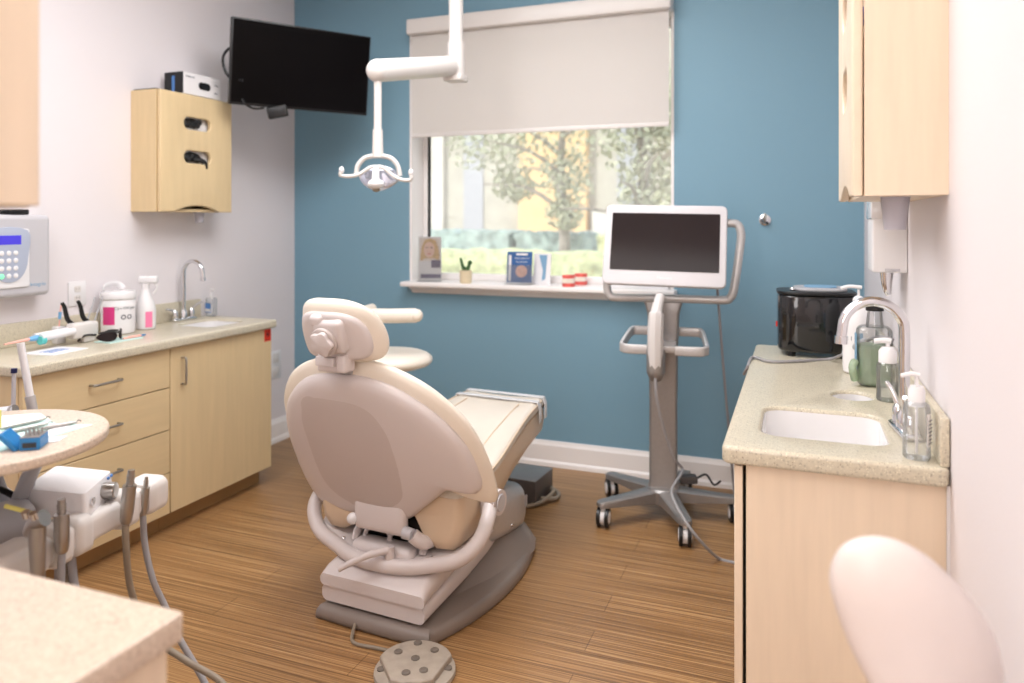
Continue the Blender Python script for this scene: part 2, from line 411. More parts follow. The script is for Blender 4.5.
# ------------------------------------------------------------------ left run of cabinets
ZC = .8406
def handle(parent, c, axis, L=.105):
    # satin bar pull standing off a front that faces +x; c in parent space
    b = MB(); d = Vector((0, 1, 0)) if axis == 'y' else Vector((0, 0, 1)); c = Vector(c); o = Vector((.026, 0, 0))
    b.tube([c-d*L/2, c-d*L/2+o*.8, c-d*(L/2-.012)+o, c+d*(L/2-.012)+o, c+d*L/2+o*.8, c+d*L/2], .005, 10, 3)
    return b.obj('handle', M['steel'], parent)
FX = -2.534   # face plane of the fronts
c1 = thing('drawer_cabinet', 'maple base cabinet with four stacked drawers under the left counter', 'cabinet', (-2.76, 2.13, 0))
def L1(x, y, z): return (x+2.76, y-2.13, z)
MB().box(XL+.003+2.76, FX-.021+2.76, 1.80-2.13, 2.456-2.13, .09, .7995).obj('carcass', M['maple'], c1, smooth=False)
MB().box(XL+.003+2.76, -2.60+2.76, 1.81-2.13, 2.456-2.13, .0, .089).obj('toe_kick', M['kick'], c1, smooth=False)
for z0, z1 in ((.632, .797), (.449, .628), (.264, .445), (.086, .260)):
    dr = MB().box(FX-.02+2.76, FX+2.76, 1.802-2.13, 2.4545-2.13, z0, z1, .0015, 1).obj('drawer', M['mapleh'], c1)
    handle(dr, (FX+2.76, .0, (z0+z1)/2+.004), 'y', .125)
c2 = thing('sink_cabinet', 'maple base cabinet with one tall door under the left sink', 'cabinet', (-2.76, 2.79, 0))
b = MB(); q0_, q1_ = XL+.003+2.76, FX-.021+2.76
for y0, y1 in ((2.4575, 2.4745), (3.099, 3.116)): b.box(q0_, q1_, y0-2.79, y1-2.79, .09, .7995)
b.box(q0_, q1_, 2.4745-2.79, 3.099-2.79, .09, .106); b.box(q0_, q0_+.01, 2.4745-2.79, 3.099-2.79, .106, .7)
b.obj('carcass', M['maple'], c2, smooth=False)
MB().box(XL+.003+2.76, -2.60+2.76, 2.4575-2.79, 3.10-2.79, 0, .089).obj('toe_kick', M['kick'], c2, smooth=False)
d2 = MB().box(FX-.02+2.76, FX+2.76, 2.459-2.79, 3.116-2.79, .086, .797, .0015, 1).obj('door', M['maple'], c2)
handle(d2, (FX+2.76, 2.52-2.79, .69), 'z', .115)
# biohazard sticker on the door's upper corner
s_ = MB().box(FX+2.76, FX+.0008+2.76, 3.062-2.79, 3.112-2.79, .735, .795).obj('warning_sticker', M['red'], c2, smooth=False); s_['label'] = 'orange-red biohazard sticker'
b = MB()
for k in range(3):
    a = PI/2+2*PI*k/3; cx, cz = 3.087-2.79+.0085*math.cos(a), .768+.0085*math.sin(a)
    b.plate([oval(cx, cz, .009, .009), oval(cx+.002*math.cos(a), cz+.002*math.sin(a), .006, .006)], .0004, 0, frame((FX+.0009+2.76, 0, 0), (0, 1, 0), (0, 0, 1)))
b.text('BIOHAZARD', .007, frame((FX+.001+2.76, 3.087-2.79, .744), (0, 1, 0), (0, 0, 1)))
b.obj('biohazard_symbol', M['black'], s_, smooth=False)

def countertop(name, label, x0, x1, y0, y1, holes, m, r=(.02, .02), zt=ZC, th=.04, bev=.009):
    ol = rrect(x0, x1, y0, y1, r[0])
    b = MB(); b.plate([ol]+holes, th, bev, T(0, 0, zt-th), 3)
    return tag(b.obj(name, m, None, 50), label, 'countertop')
sinkL = rrect(-2.86, -2.625, 2.79, 3.04, .05)
ct = countertop('countertop', 'long olive-beige speckled countertop along the white left wall', XL+.002, -2.509, 1.785, 3.146, [sinkL], M['stone'], (.03,))
MB().box(XL+.001, XL+.019, 1.785, 3.085, ZC, .935, .003).obj('backsplash', M['stone'], ct)
def basin(name, label, outline, depth, zt, m, cat='sink'):
    c = sum((Vector((x, y, 0)) for x, y in outline), Vector())/len(outline)
    prof = [(1.03, -.001), (1.001, 0), (1.0, .029), (.992, .03), (.985, .0), (.96, -depth*.8), (.88, -depth*.97), (.4, -depth), (.12, -depth-.004), (.02, -depth-.006)]
    prof2 = [(.02, -depth-.014), (.9, -depth-.01), (1.0, -depth*.8), (1.06, -.004)]
    rings = [[Vector((c.x+(x-c.x)*s, c.y+(y-c.y)*s, zt+z)) for x, y in outline] for s, z in prof+prof2]
    b = MB(); b.ring_sweep(rings, closed=True)
    return tag(b.obj(name, m), label, cat)
basin('sink_basin', 'small white undermount sink basin in the left counter', sinkL, .13, ZC-.0402, M['porcelain'])

# wall plates on the left wall
def wall_plate(y0, y1, z0, z1, label, sockets):
    o = thing('wall_outlet' if sockets else 'wall_plate', label, 'outlet' if sockets else 'wall plate', (XL, (y0+y1)/2, (z0+z1)/2))
    hy, hz = (y1-y0)/2, (z1-z0)/2
    MB().box(0, .006, -hy, hy, -hz, hz, .003).obj('cover', M['white'], o)
    if sockets:
        for s in (-1, 1):
            f = MB().plate([rrect(-.016, .016, -.014, .014, .008)], .002, .0005, frame((.006, 0, s*.02), (0, 1, 0), (0, 0, 1))).obj('socket', M['offwhite'], o)
            g = MB()
            for q in (-.006, .006): g.box(.0081, .0084, q-.001, q+.001, s*.02-.002, s*.02+.006)
            g.obj('slots', M['darkgrey'], f, smooth=False)
    else:
        for s in (-1, 1): MB().box(.006, .009, -hy*.55, hy*.55, s*hz*.5-hz*.34, s*hz*.5+hz*.34, .002).obj('blank_panel', M['offwhite'], o)
wall_plate(2.325, 2.412, .975, 1.082, 'white electrical outlet on the left wall behind the impression gun', True)
wall_plate(3.655, 3.755, .385, .555, 'white rectangular plate low on the white wall beside the sink cabinet', False)

# ------------------------------------------------------------------ wall-hung glove cabinets
def wall_cabinet(name, label, x_wall, sgn, y0, y1, z0, z1, depth, m, ovals):
    """Wall box whose front faces sgn*x; the front carries two ovals and an arched lower edge."""
    o = thing(name, label, 'wall cabinet', (x_wall, (y0+y1)/2, z0))
    hy = (y1-y0)/2; H = z1-z0; xf = sgn*depth
    def bx(a, b_, c, d, e, f, bev=0): return MB().box(min(a, b_), max(a, b_), c, d, e, f, bev)
    # carcass: open-fronted box of five panels
    b = MB(); t = .014; xi = sgn*(depth-.001)
    for a in ((0, xi, -hy, -hy+t, 0, H), (0, xi, hy-t, hy, 0, H), (0, xi, -hy+t, hy-t, 0.0, t), (0, xi, -hy+t, hy-t, H-t, H), (0, sgn*.008, -hy+t, hy-t, t, H-t), (0, xi, -hy+t, hy-t, H*.30, H*.30+t)):
        b.box(min(a[0], a[1]), max(a[0], a[1]), *a[2:])
    b.obj('carcass', m, o, smooth=False)
    arch = [(-hy*.62+(hy*1.24)*k/16, .0+.03*math.sin(PI*k/16)**.8) for k in range(17)]
    outer = [(-hy+.004, 0), ]+arch+[(hy, 0), (hy, H), (-hy+.004, H)]
    holes = [rrect(-rx, rx, zc_-rz, zc_+rz, rz*.98, 8) for zc_, rx, rz in ovals]
    xm = sgn*(depth+.0012)
    fr = frame((xm, 0, 0), (0, 1, 0), (0, 0, 1)) if sgn > 0 else frame((xm-.022, 0, 0), (0, 1, 0), (0, 0, 1))
    MB().plate([outer]+holes, .022, .006, fr, 3).obj('door', m, o)
    return o
GX = -2.985
gl = wall_cabinet('glove_cabinet', 'maple wall cabinet with two oval openings of black gloves, on the left wall', XL, 1, 2.655, 3.13, 1.395, 1.975, .16, M['maple'], [(.58*.755, .088, .031), (.272, .088, .031)])
MB().box(.01, .15, -.23, .23, .581, .586).obj('top_liner', M['black'], gl, smooth=False)
def gloves_carton(label, x, y, z, spill, group):
    o = thing('glove_carton', label, 'carton', (x, y, z), 0, group)
    MB().box(-.055, .055, -.12, .12, 0, .11, .002).obj('sleeve', M['paper'], o)
    b = MB(); b.sphere((.056, -.015, .057), .05, .35, 1.2, .5)
    for k in range(9):
        b.sphere((.062+.006*random.random(), -.06+.011*k, .055+random.uniform(-.012, .012)), .016, .8, 1, .9, 10, 7)
    if spill: b.tube([(.066, .0, .05), (.085, .03, .045), (.088, .05, .03), (.086, .055, .012), (.084, .056, .004)], .008, 8, 4); b.tube([(.066, -.01, .045), (.083, .02, .04), (.087, .035, .03)], .01, 8, 4)
    b.obj('gloves', M['black'], o, 80); return o
gloves_carton('carton of black gloves in the upper oval of the left wall cabinet', XL+.095, 2.895, 1.395+.58*.76-.055, False, 'glove cartons in the left wall cabinet')
gloves_carton('carton of black gloves hanging out of the lower oval of the left wall cabinet', XL+.095, 2.895, 1.395+.272-.055, True, 'glove cartons in the left wall cabinet')
gr = wall_cabinet('glove_cabinet', 'tall maple wall cabinet with scooped openings high on the right wall above the counter', XR, -1, 1.775, 2.35, 1.405, 2.16, .161, M['maplepale'], [(.275, .10, .05), (.485, .10, .05)])
# blue gloves in the right cabinet's upper opening
g = thing('glove_carton', 'carton of blue gloves inside the right wall cabinet', 'carton', (XR-.085, 2.06, 1.405+.46-.05))
MB().box(-.055, .055, -.11, .11, 0, .1, .002).obj('sleeve', M['maplepale'], g)
b = MB(); b.sphere((-.06, 0, .05), .045, .5, 1, .5); b.sphere((-.075, .02, .045), .02, .8, 1, .9); b.obj('gloves', mat('blue_nitrile', (50, 60, 160), .5, bump=.1), g, 80)
# paper-cup holders below both cabinets
def cup(label, x, y, zt, h, r):
    o = thing('paper_cup', label, 'cup', (x, y, zt-h), 0, 'paper cups under the wall cabinets')
    MB().lathe([(r*.74, 0), (r, h), (r*1.03, h), (r*1.03, h-.003), (r*.98, h-.004), (r*.70, .003), (.001, .003)]).obj('cup_body', M['cup'], o)
cup('small grey paper cup hanging under the left wall cabinet', XL+.10, 2.985, 1.397, .055, .026)
cup('grey paper cup hanging under the right wall cabinet', .208, 1.90, 1.408, .078, .031)

# camera carton on top of the left wall cabinet
wb = thing('product_box', 'white and black product carton standing on top of the left wall cabinet', 'box', (XL+.10, 2.945, 1.9815))
MB().box(-.06, .06, -.125, .125, 0, .108, .001).obj('carton', M['paper'], wb, smooth=False)
MB().box(-.06, .06, -.1262, -.1252, .001, .107).obj('end_panel', M['black'], wb, smooth=False)
MB().box(-.012, .006, -.1268, -.1263, .008, .088).obj('blue_stripe', M['ink'], wb, smooth=False)
MB().plate([rrect(-.045, .035, .034, .072, .018)], .0006, 0, frame((.0602, 0.02, 0), (0, 1, 0), (0, 0, 1))).obj('camera_picture', M['black'], wb, smooth=False)
b = MB(); b.text('WEBCAM', .014, frame((.0605, -.08, .087), (0, 1, 0), (0, 0, 1))); b.obj('lettering', M['inkgrey'], wb, smooth=False)
for w__, zz in (('1080p', .07), ('30fps', .03)): MB().text(w__, .012, frame((.0605, .095, zz), (0, 1, 0), (0, 0, 1))).obj('small_lettering', M['inkgrey'], wb, smooth=False)

# ------------------------------------------------------------------ nitrous-style control panel on left wall
dv = thing('wall_control_panel', 'pale grey wall control unit with blue display above the left counter', 'control panel', (XL, 1.985, 1.045))
b = MB(); b.plate([rrect(-.20, .20, 0, .33, .02)], .085, .02, frame((0, 0, 0), (0, 1, 0), (0, 0, 1)), 4); b.obj('housing', M['greypale'], dv, 60)
MB().plate([rrect(-.085, .103, .04, .275, .012)], .006, .002, frame((.085, 0, 0), (0, 1, 0), (0, 0, 1))).obj('keypad_cover', M['whitegloss'], dv)
shp = [(-.055, .268), (.093, .268), (.095, .16), (.085, .11), (.06, .075), (.019, .062), (-.02, .075), (-.047, .11), (-.057, .16)]
kp = MB().plate([[(q.x, q.y) for q in spline([(a, b_, 0) for a, b_ in shp], 4, True)]], .004, .001, frame((.0905, 0, 0), (0, 1, 0), (0, 0, 1))).obj('keypad', M['panelgrey'], dv)
MB().box(.0948, .0955, -.025, .065, .212, .248).obj('display', M['lcd'], kp, smooth=False)
for i in range(4):
    for j in range(3):
        MB().lathe([(.010, 0), (.010, .001), (.008, .0025), (.001, .0028)], 14, frame((.0942, -.012+.028*j+(0 if i < 3 else 0), .178-.03*i), (0, 1, 0), (0, 0, 1))).obj('key', M['ledg'] if (i, j) == (3, 0) else M['white'], kp)
MB().text('Integrio', .021, frame((.0853, .142, .047), (0, 1, 0), (0, 0, 1))).obj('lettering', M['inkblue'], dv, smooth=False)
ms = thing('loose_adapter', 'small black adapter lying on top of the pale grey wall control unit', 'adapter', (XL+.045, 2.06, 1.3755))
MB().box(-.03, .03, -.045, .04, 0, .022, .006, 3).obj('body', M['black'], ms); MB().tube([(0, -.045, .01), (.01, -.08, .012), (.0, -.12, .006)], .004, 8, 5).obj('lead', M['black'], ms)

# ------------------------------------------------------------------ things on the left counter
def on(z=0): return ZC+z
# wipes tub
tb = thing('wipes_tub', 'white round wipes tub with magenta label on the left counter', 'tub', (-2.888, 2.50, ZC))
MB().lathe([(.06, 0), (.069, .004), (.071, .02), (.071, .150), (.066, .158), (.001, .158)], 40).obj('body', M['white'], tb)
MB().lathe([(.0735, .158), (.0745, .162), (.0745, .182), (.07, .19), (.045, .193), (.001, .193)], 40).obj('lid', M['whitegloss'], tb)
b = MB(); b.tube([(-.03, -.05, .193), (-.045, -.03, .215), (-.045, .03, .222), (-.03, .055, .196)], .014, 10, 5, flat=.35); b.obj('flip_cap', M['white'], tb)
def wrap_label(R, a0, a1, z0, z1, n=12):
    b = MB(); P = [[Vector((R*math.cos(a0+(a1-a0)*k/n), R*math.sin(a0+(a1-a0)*k/n), z)) for k in range(n+1)] for z in (z0, z1)]
    for k in range(n): b.quad(P[0][k], P[0][k+1], P[1][k+1], P[1][k])
    return b
va = math.radians(-38)  # the side turned to the room
wrap_label(.0716, va-1.05, va-.25, .045, .125).obj('magenta_label', M['pink'], tb)
wrap_label(.0714, va-.2, va+1.1, .03, .128).obj('white_label', M['paper'], tb)
def wrap_text(txt, R, a_mid, z, size, m, parent, name='lettering'):
    b = MB(); n = len(txt); st = size*.62/R
    for i, ch in enumerate(txt):
        a = a_mid+(i-(n-1)/2)*st
        b.text(ch, size, frame((R*math.cos(a), R*math.sin(a), z), (-math.sin(a), math.cos(a), 0), (0, 0, 1)))
    return b.obj(name, m, parent, smooth=False)
wrap_text('CaviWipes', .0719, va+.42, .118, .018, M['inkgrey'], tb)
for da, s in ((.25, .011), (.62, .011)):
    MB().plate([oval(0, 0, s, s), oval(0, 0, s*.6, s*.6)], .0004, 0, frame((.0719*math.cos(va+da), .0719*math.sin(va+da), .078), (-math.sin(va+da), math.cos(va+da), 0), (0, 0, 1))).obj('pictogram', M['inkgrey'], tb, smooth=False)
# spray bottle
sp = thing('spray_bottle', 'white trigger spray bottle with pink label beside the wipes tub', 'spray bottle', (-2.875, 2.64, ZC))
MB().lathe([(.038, 0), (.044, .005), (.045, .09), (.043, .10), (.04, .115), (.018, .175), (.015, .19), (.001, .19)], 32).obj('body', M['white'], sp)
b = MB(); b.cyl((0, 0, .19), (0, 0, .215), .016); b.box(-.03, .055, -.013, .013, .215, .25, .008, 3, Matrix.Rotation(.5, 4, 'Z')); b.obj('spray_head', M['whitegloss'], sp)
MB().tube([(.035, .019, .215), (.045, .025, .195), (.03, .017, .165)], .005, 8, 5).obj('trigger', M['white'], sp)
wrap_label(.0456, va-.1, va+.6, .012, .085).obj('pink_label', M['pinkpale'], sp)
# left faucet
def faucet(name, label, loc, rz, h, reach, r, handles):
    o = thing(name, label, 'faucet', loc, rz)
    MB().box(-.022, .022, -.075, .075, 0, .016, .008, 3).obj('base', M['chrome'], o)
    MB().lathe([(.018, .016), (.018, .045), (.012, .055), (.011, .06)], 24).obj('collar', M['chrome'], o)
    z = h-reach/2
    pts = [(0, 0, .05), (0, 0, z*.6), (0, 0, z)]+[(reach/2-reach/2*math.cos(PI*k/8), 0, z+reach/2*math.sin(PI*k/8)) for k in range(1, 8)]+[(reach, 0, z-.005), (reach+.002, 0, z-.02)]
    MB().tube(pts, r, 16, 4).obj('spout', M['chrome'], o)
    MB().cyl((reach+.002, 0, z-.018), (reach+.003, 0, z-.036), r*1.25).obj('aerator', M['chrome'], o)
    for s, (dx, dy, dz) in handles:
        h_ = MB().lathe([(.014, .016), (.015, .03), (.013, .05), (.008, .058), (.001, .06)], 20, T(0, s*.055, 0)).obj('handle', M['chrome'], o)
        MB().tube([(0, s*.055, .052), (dx*.5, s*.055+dy*.5, .055+dz*.6), (dx, s*.055+dy, .055+dz)], lambda t: .007-.002*t, 10, 5).obj('lever', M['chrome'], h_)
    return o
faucet('gooseneck_faucet', 'chrome gooseneck faucet with two levers on the left counter', (-2.935, 2.93, ZC), 0, .305, .125, .0105, ((-1, (-.01, -.05, .012)), (1, (.045, .03, .035))))
# hand sanitizer
hs = thing('sanitizer_bottle', 'clear sanitizer bottle with blue label beside the left faucet', 'bottle', (-2.925, 3.115, ZC), -.3)
b = MB(); b.plate([rrect(-.032, .032, -.02, .02, .014)], .10, .012, T(0, 0, 0), 4); b.obj('body', M['gel'], hs, 60)
MB().box(-.027, .027, -.0212, -.0206, .022, .072).obj('label_sticker', M['ink'], hs, smooth=False)
MB().box(-.027, .027, -.0214, -.0211, .026, .042).obj('label_band', M['paper'], hs, smooth=False)
b = MB(); b.cyl((0, 0, .10), (0, 0, .118), .011); b.cyl((0, 0, .118), (0, 0, .14), .004); b.tube([(-.008, 0, .142), (.01, 0, .145), (.03, 0, .140)], .005, 8, 4); b.obj('pump', M['white'], hs)
# impression gun lying with black upright handles
ig = thing('impression_gun', 'white impression dispensing gun with two black upright handles on the left counter', 'dispensing gun', (-2.80, 2.21, ZC), .05)
b = MB(); b.box(-.028, .028, -.02, .10, .02, .085, .012, 3); b.box(-.02, .02, .03, .09, .001, .03, .006, 2); b.obj('body', M['offwhite'], ig)
b = MB()
for s in (-.016, .016): b.cyl((s, -.015, .055), (s, -.165, .05), .0155)
b.obj('cartridge', M['white'], ig)
b = MB(); b.cyl((0, -.165, .05), (0, -.20, .049), .012, .008); b.obj('mixer_collar', M['skyblue'], ig); MB().cyl((.018, -.15, .04), (.018, -.17, .04), .0165).obj('cap_ring', M['teal'], ig)
MB().cyl((0, -.20, .049), (0, -.30, .045), .006, .003).obj('mixing_tip', M['tip'], ig)
for k, y in enumerate((-.02, .055)):
    b = MB(); b.tube([(-.03, y+.05, .03), (-.032, y+.045, .07), (-.035, y+.02, .10), (-.04, y+.01, .15), (-.042, y, .17)], lambda t: .014-.006*t, 10, 5, flat=.8); b.obj('handle', M['black'], ig, 60)
for y in (.10, .14):
    b = MB(); b.tube([(-.03, y-.02, .06), (-.034, y+.01, .12), (-.036, y+.035, .18)], .003, 8, 4); b.obj('rack_rod', M['grey'], ig)
st_ = thing('mixing_tip_stick', 'thin pink tipped stick leaning behind the impression gun', 'stick', (-2.875, 2.20, ZC))
b = MB(); b.box(-.018, .018, -.02, .02, 0, .07, .004); b.obj('holder', M['white'], st_)
MB().cyl((0, 0, .06), (0.0, 0.01, .16), .003).obj('stick', M['tip'], st_); MB().cyl((0, .003, .10), (0, .006, .13), .006).obj('ring', M['skyblue'], st_)
# dark protective glasses on mint papers
mp_ = tag(MB().box(-2.755, -2.66, 2.265, 2.43, ZC, ZC+.003).obj('mint_card', M['mint'], smooth=False), 'mint green card lying under the dark glasses on the left counter', 'card')
tl = thing('blue_tool', 'thin blue and orange pen on the mint card by the dark glasses', 'pen', (-2.685, 2.41, ZC+.0082))
MB().cyl((0, -.06, 0), (0, .03, .0), .005).obj('barrel', M['tip'], tl); MB().cyl((0, .03, 0), (0, .055, 0), .005, .003).obj('cap', M['bluepl'], tl)
pg = thing('protective_glasses', 'dark wraparound protective glasses on the left counter', 'glasses', (-2.70, 2.315, ZC+.0032), .2)
for s in (-1, 1):
    ol = [(s*.035+.032*math.cos(a), .022+.021*math.sin(a)*(1 if math.sin(a) > 0 else .95)) for a in [2*PI*k/20 for k in range(20)]]
    MB().pad(ol, lambda x, z: (.02-.055*(abs(x)/.07)**2.5, x, z), .002, .002, 8, 4).obj('lens', M['screen'], pg, 60)
    MB().tube([(-.03, s*.066, .034), (-.08, s*.068, .03), (-.12, s*.06, .004)], .004, 8, 5).obj('temple', M['black'], pg)
MB().tube([(-.02, -.066, .04), (.012, -.03, .043), (.02, 0, .036), (.012, .03, .043), (-.02, .066, .04)], .004, 8, 6).obj('brow_bar', M['black'], pg)
# paper with blue print
pp = thing('printed_paper', 'white paper printed in blue at the near end of the left counter', 'paper', (-2.705, 2.055, ZC), .15)
MB().box(-.075, .075, -.085, .085, 0, .003).obj('sheet', M['paper'], pp, smooth=False)
b = MB()
for k in range(5): b.box(-.03+.012*k, -.024+.012*k, -.05+.01*(k % 2), .04+.01*(k % 3), .0031, .0034)
b.obj('blue_print', M['ink'], pp, smooth=False)

# ------------------------------------------------------------------ TV in the corner
tl_, tr_ = Vector((-2.652, 2.964, 2.38)), Vector((-2.232, 3.587, 2.381)); bl_ = Vector((-2.702, 2.998, 1.946))
xa = (tr_-tl_).normalized(); wdt = (tr_-tl_).length; up_ = (tl_-bl_); hgt = up_.length; ya = (up_-xa*up_.dot(xa)).normalized(); za = xa.cross(ya)
cen = (tl_+tr_)/2-ya*hgt/2
tv = thing('wall_television', 'black flat screen television tilted in the upper left corner', 'television', tuple(cen))
fm = frame((0, 0, 0), xa, ya)
def TV(b): return b
b = MB(); b.box(-wdt/2, wdt/2, -hgt/2, hgt/2, -.035, 0, .004, 2, fm); b.obj('casing', M['black'], tv)
MB().box(-wdt/2+.008, wdt/2-.008, -hgt/2+.014, hgt/2-.008, 0, .0012, 0, 1, fm).obj('screen', M['tvscreen'], tv, smooth=False)
b = MB(); b.box(-.12, .12, -.1, .1, -.055, -.035, .003, 1, fm); q = fm @ Vector((0, 0, -.05)); wl = Vector((XL+.004, 3.42, 2.16))-cen
b.tube([q, (q+wl)*.5+Vector((.03, .06, 0)), wl], .018, 10, 4); b.box(wl.x-.003, wl.x+.012, wl.y-.06, wl.y+.06, wl.z-.11, wl.z+.11, .003); b.obj('wall_bracket', M['black'], tv)
b = MB(); e0 = fm @ Vector((-.33, -.02, -.03))
b.tube([e0+Vector((.02, 0, .10)), e0+Vector((-.03, -.035, .08)), e0+Vector((-.05, -.055, .02)), e0+Vector((-.03, -.035, -.06)), e0+Vector((0.03, 0, -.08))], .007, 8, 6)
b.obj('cable_loop', M['black'], tv)
cb = thing('camera_box', 'small black box hanging by its cable below the television', 'box', tuple(at(277.5, 112, 3.88)))
b = MB(); b.box(-.05, .05, -.02, .02, -.03, .03, .006, 3, Matrix.Rotation(.5, 4, 'Z') @ Matrix.Rotation(-.22, 4, 'Y')); b.obj('body', M['black'], cb)
MB().tube([Vector(at(264, 108, 3.86))-cb.location, Vector(at(254, 108.5, 3.83))-cb.location, Vector(at(246, 104.5, 3.8))-cb.location, Vector(at(242, 99, 3.8))-cb.location], .006, 8, 5).obj('cable', M['black'], cb)

# ------------------------------------------------------------------ dental operating light
dl = thing('operating_light', 'white dental operating light hanging from the ceiling on a jointed arm', 'lamp', (-1.594, 3.351, 0))
def rel(p, o=dl): return Vector(p)-Vector(o.location)
pt = Vector((-1.594, 3.351, 2.10)); hd = Vector((-1.695, 2.778, 1.99))
b = MB(); b.cyl(rel((pt.x, pt.y, HC)), rel((pt.x, pt.y, 2.24)), .036); b.cyl(rel((pt.x, pt.y, 2.24)), rel((pt.x, pt.y, 2.055)), .044); b.obj('ceiling_post', M['offwhite'], dl)
b = MB(); b.box(-.05, .05, -.05, .04, 2.045, 2.075, .006, 2); b.obj('swivel_block', M['offwhite'], dl)
A0 = rel((pt.x-.012, pt.y-.05, 2.115)); A1 = rel((hd.x, hd.y, 2.00))
b = MB(); b.tube([A0, A0.lerp(A1, .5), A1], .05, 24, 2); b.sphere(A1, .0505); b.obj('arm', M['offwhite'], dl)
b = MB(); b.cyl(rel((hd.x, hd.y, 1.97)), rel((hd.x, hd.y, 1.74)), .0165); b.cyl(rel((hd.x, hd.y, 1.745)), rel((hd.x, hd.y, 1.625)), .0215, .024); b.obj('drop_rod', M['offwhite'], dl)
# lamp head, seen from its front-below; local frame facing the room's camera side
hx, hy, hz = rel((hd.x, hd.y, 1.0)); ry = .38
R_ = T(hx, hy, 0) @ Matrix.Rotation(ry, 4, 'Z')
def RP(*p): return R_ @ Vector(p)
b = MB(); b.tube([RP(-.092, 0, 1.555), RP(-.085, 0, 1.59), RP(-.055, 0, 1.622), RP(0, 0, 1.632), RP(.055, 0, 1.622), RP(.085, 0, 1.59), RP(.096, 0, 1.545)], .0105, 12, 5, flat=1.1); b.obj('yoke', M['offwhite'], dl)
b = MB(); b.pad([(-.09, 1.548), (-.06, 1.58), (0, 1.595), (.06, 1.58), (.09, 1.54), (.075, 1.515), (.04, 1.492), (0, 1.48), (-.04, 1.49), (-.075, 1.515)], lambda x, z: RP(x, .03+.02*(abs(x)/.09)**2, z), .03, .012, 3, 6); b.obj('reflector', M['reflector'], dl, 80)
b = MB(); b.tube([RP(-.142, -.05, 1.567), RP(-.150, -.05, 1.545), RP(-.11, -.04, 1.541), RP(-.07, -.03, 1.552), RP(-.03, -.03, 1.578), RP(0, -.03, 1.582), RP(.03, -.03, 1.578), RP(.07, -.03, 1.545), RP(.11, -.04, 1.526), RP(.148, -.05, 1.526), RP(.150, -.05, 1.553)], .0085, 10, 4); b.obj('handle_bar', M['offwhite'], dl, 60)
b = MB(); b.tube([RP(0, -.03, 1.58), RP(0, -.05, 1.55), RP(0, -.05, 1.52)], lambda t: .013+.006*t, 12, 4); b.sphere(RP(0, -.045, 1.508), .036, 1, 1, .6); b.obj('bulb_shield', M['white'], dl, 60)
MB().sphere(RP(0, -.04, 1.484), .017, 1, 1, .6).obj('bulb_cap', M['taupe'], dl)
R_ = R_
for p_ in ((-.145, -.05, 1.567), (.150, -.05, 1.556)): MB().sphere(RP(*p_), .014, .8, .8, 1.1).obj('handle_grip', M['white'], dl)

# ------------------------------------------------------------------ patient chair
dc = thing('dental_chair', 'cream and mauve-grey reclining dental patient chair in the middle of the floor', 'dental chair', (-1.32, 2.12, 0), -.07)
def base_w(y):
    pts = [(-.02, .20), (.0, .222), (.2, .281), (.44, .300), (.62, .28), (.83, .205), (.88, .12)]
    for (a, wa), (b_, wb_) in zip(pts, pts[1:]):
        if y <= b_: return wa+(wb_-wa)*(y-a)/(b_-a)
    return .1
pts = [(-.185, -.03), (.19, -.03), (.226, -.005), (.285, .2), (.304, .42), (.285, .62), (.215, .83), (.12, .89), (-.12, .89), (-.215, .83), (-.285, .62), (-.304, .42), (-.275, .2), (-.215, -.005)]
ol = [(q.x, q.y) for q in spline([(a, b_, 0) for a, b_ in pts], 4, True)]
b = MB(); b.ring_sweep([[Vector((x*k, .43+(y-.43)*k, z)) for x, y in ol] for k, z in ((.985, 0), (1.0, .006), (1.0, .02), (.99, .034), (.965, .044), (.93, .047))]); b.obj('base_plate', M['basegrey'], dc, 50).location.x = .014
# raised pedestal spine that grows toward the foot end
rings = []
for y, hw, zt in ((.08, .15, .05), (.2, .17, .06), (.4, .20, .10), (.55, .22, .13), (.7, .22, .14), (.80, .19, .12), (.85, .15, .05)):
    rings.append([Vector((x, y, z)) for x, z in ((-hw*1.25, .035), (-hw, zt*.75), (-hw*.8, zt), (hw*.8, zt), (hw, zt*.75), (hw*1.25, .035))])
MB().ring_sweep(rings).obj('pedestal', M['basegrey'], dc, 50).location.x = .014
# lift housing: long wedge box, split line low on its side, hood at the far end
def loft(sections, bevn=5, r=.03):
    rings = []
    for y, x0, x1, z0, z1 in sections:
        rings.append([Vector((a, y, b_)) for a, b_ in rrect(x0, x1, z0, z1, min(r, (z1-z0)*.45), bevn)])
    b = MB(); b.ring_sweep(rings); return b
loft([(-.005, -.212, .196, .058, .112), (.3, -.205, .19, .075, .14), (.56, -.19, .18, .10, .2)], 4, .02).obj('lift_housing_lower', M['mauve'], dc, 50).location.x = .014
b = loft([(-.012, -.215, .20, .112, .152), (.02, -.213, .197, .113, .178), (.06, -.21, .195, .115, .187), (.35, -.2, .187, .145, .235), (.57, -.19, .18, .19, .285)], 6, .03); b.obj('lift_housing', M['mauve'], dc, 45).location.x = .014
b = loft([(.47, -.21, .205, .13, .27), (.50, -.225, .22, .12, .292), (.62, -.24, .235, .11, .30), (.72, -.24, .235, .10, .285), (.80, -.21, .205, .09, .23), (.84, -.17, .165, .085, .16)], 6, .05); b.obj('front_hood', M['gunlt'], dc, 45)
MB().plate([rrect(-.016, .016, -.022, .022, .006)], .002, 0, frame((.232, .735, .21), (0, 1, 0), (0, 0, 1))).obj('vent', M['grey'], dc)
b = MB(); b.sphere((.234, .6, .16), .006); b.obj('screw', M['chrome'], dc)
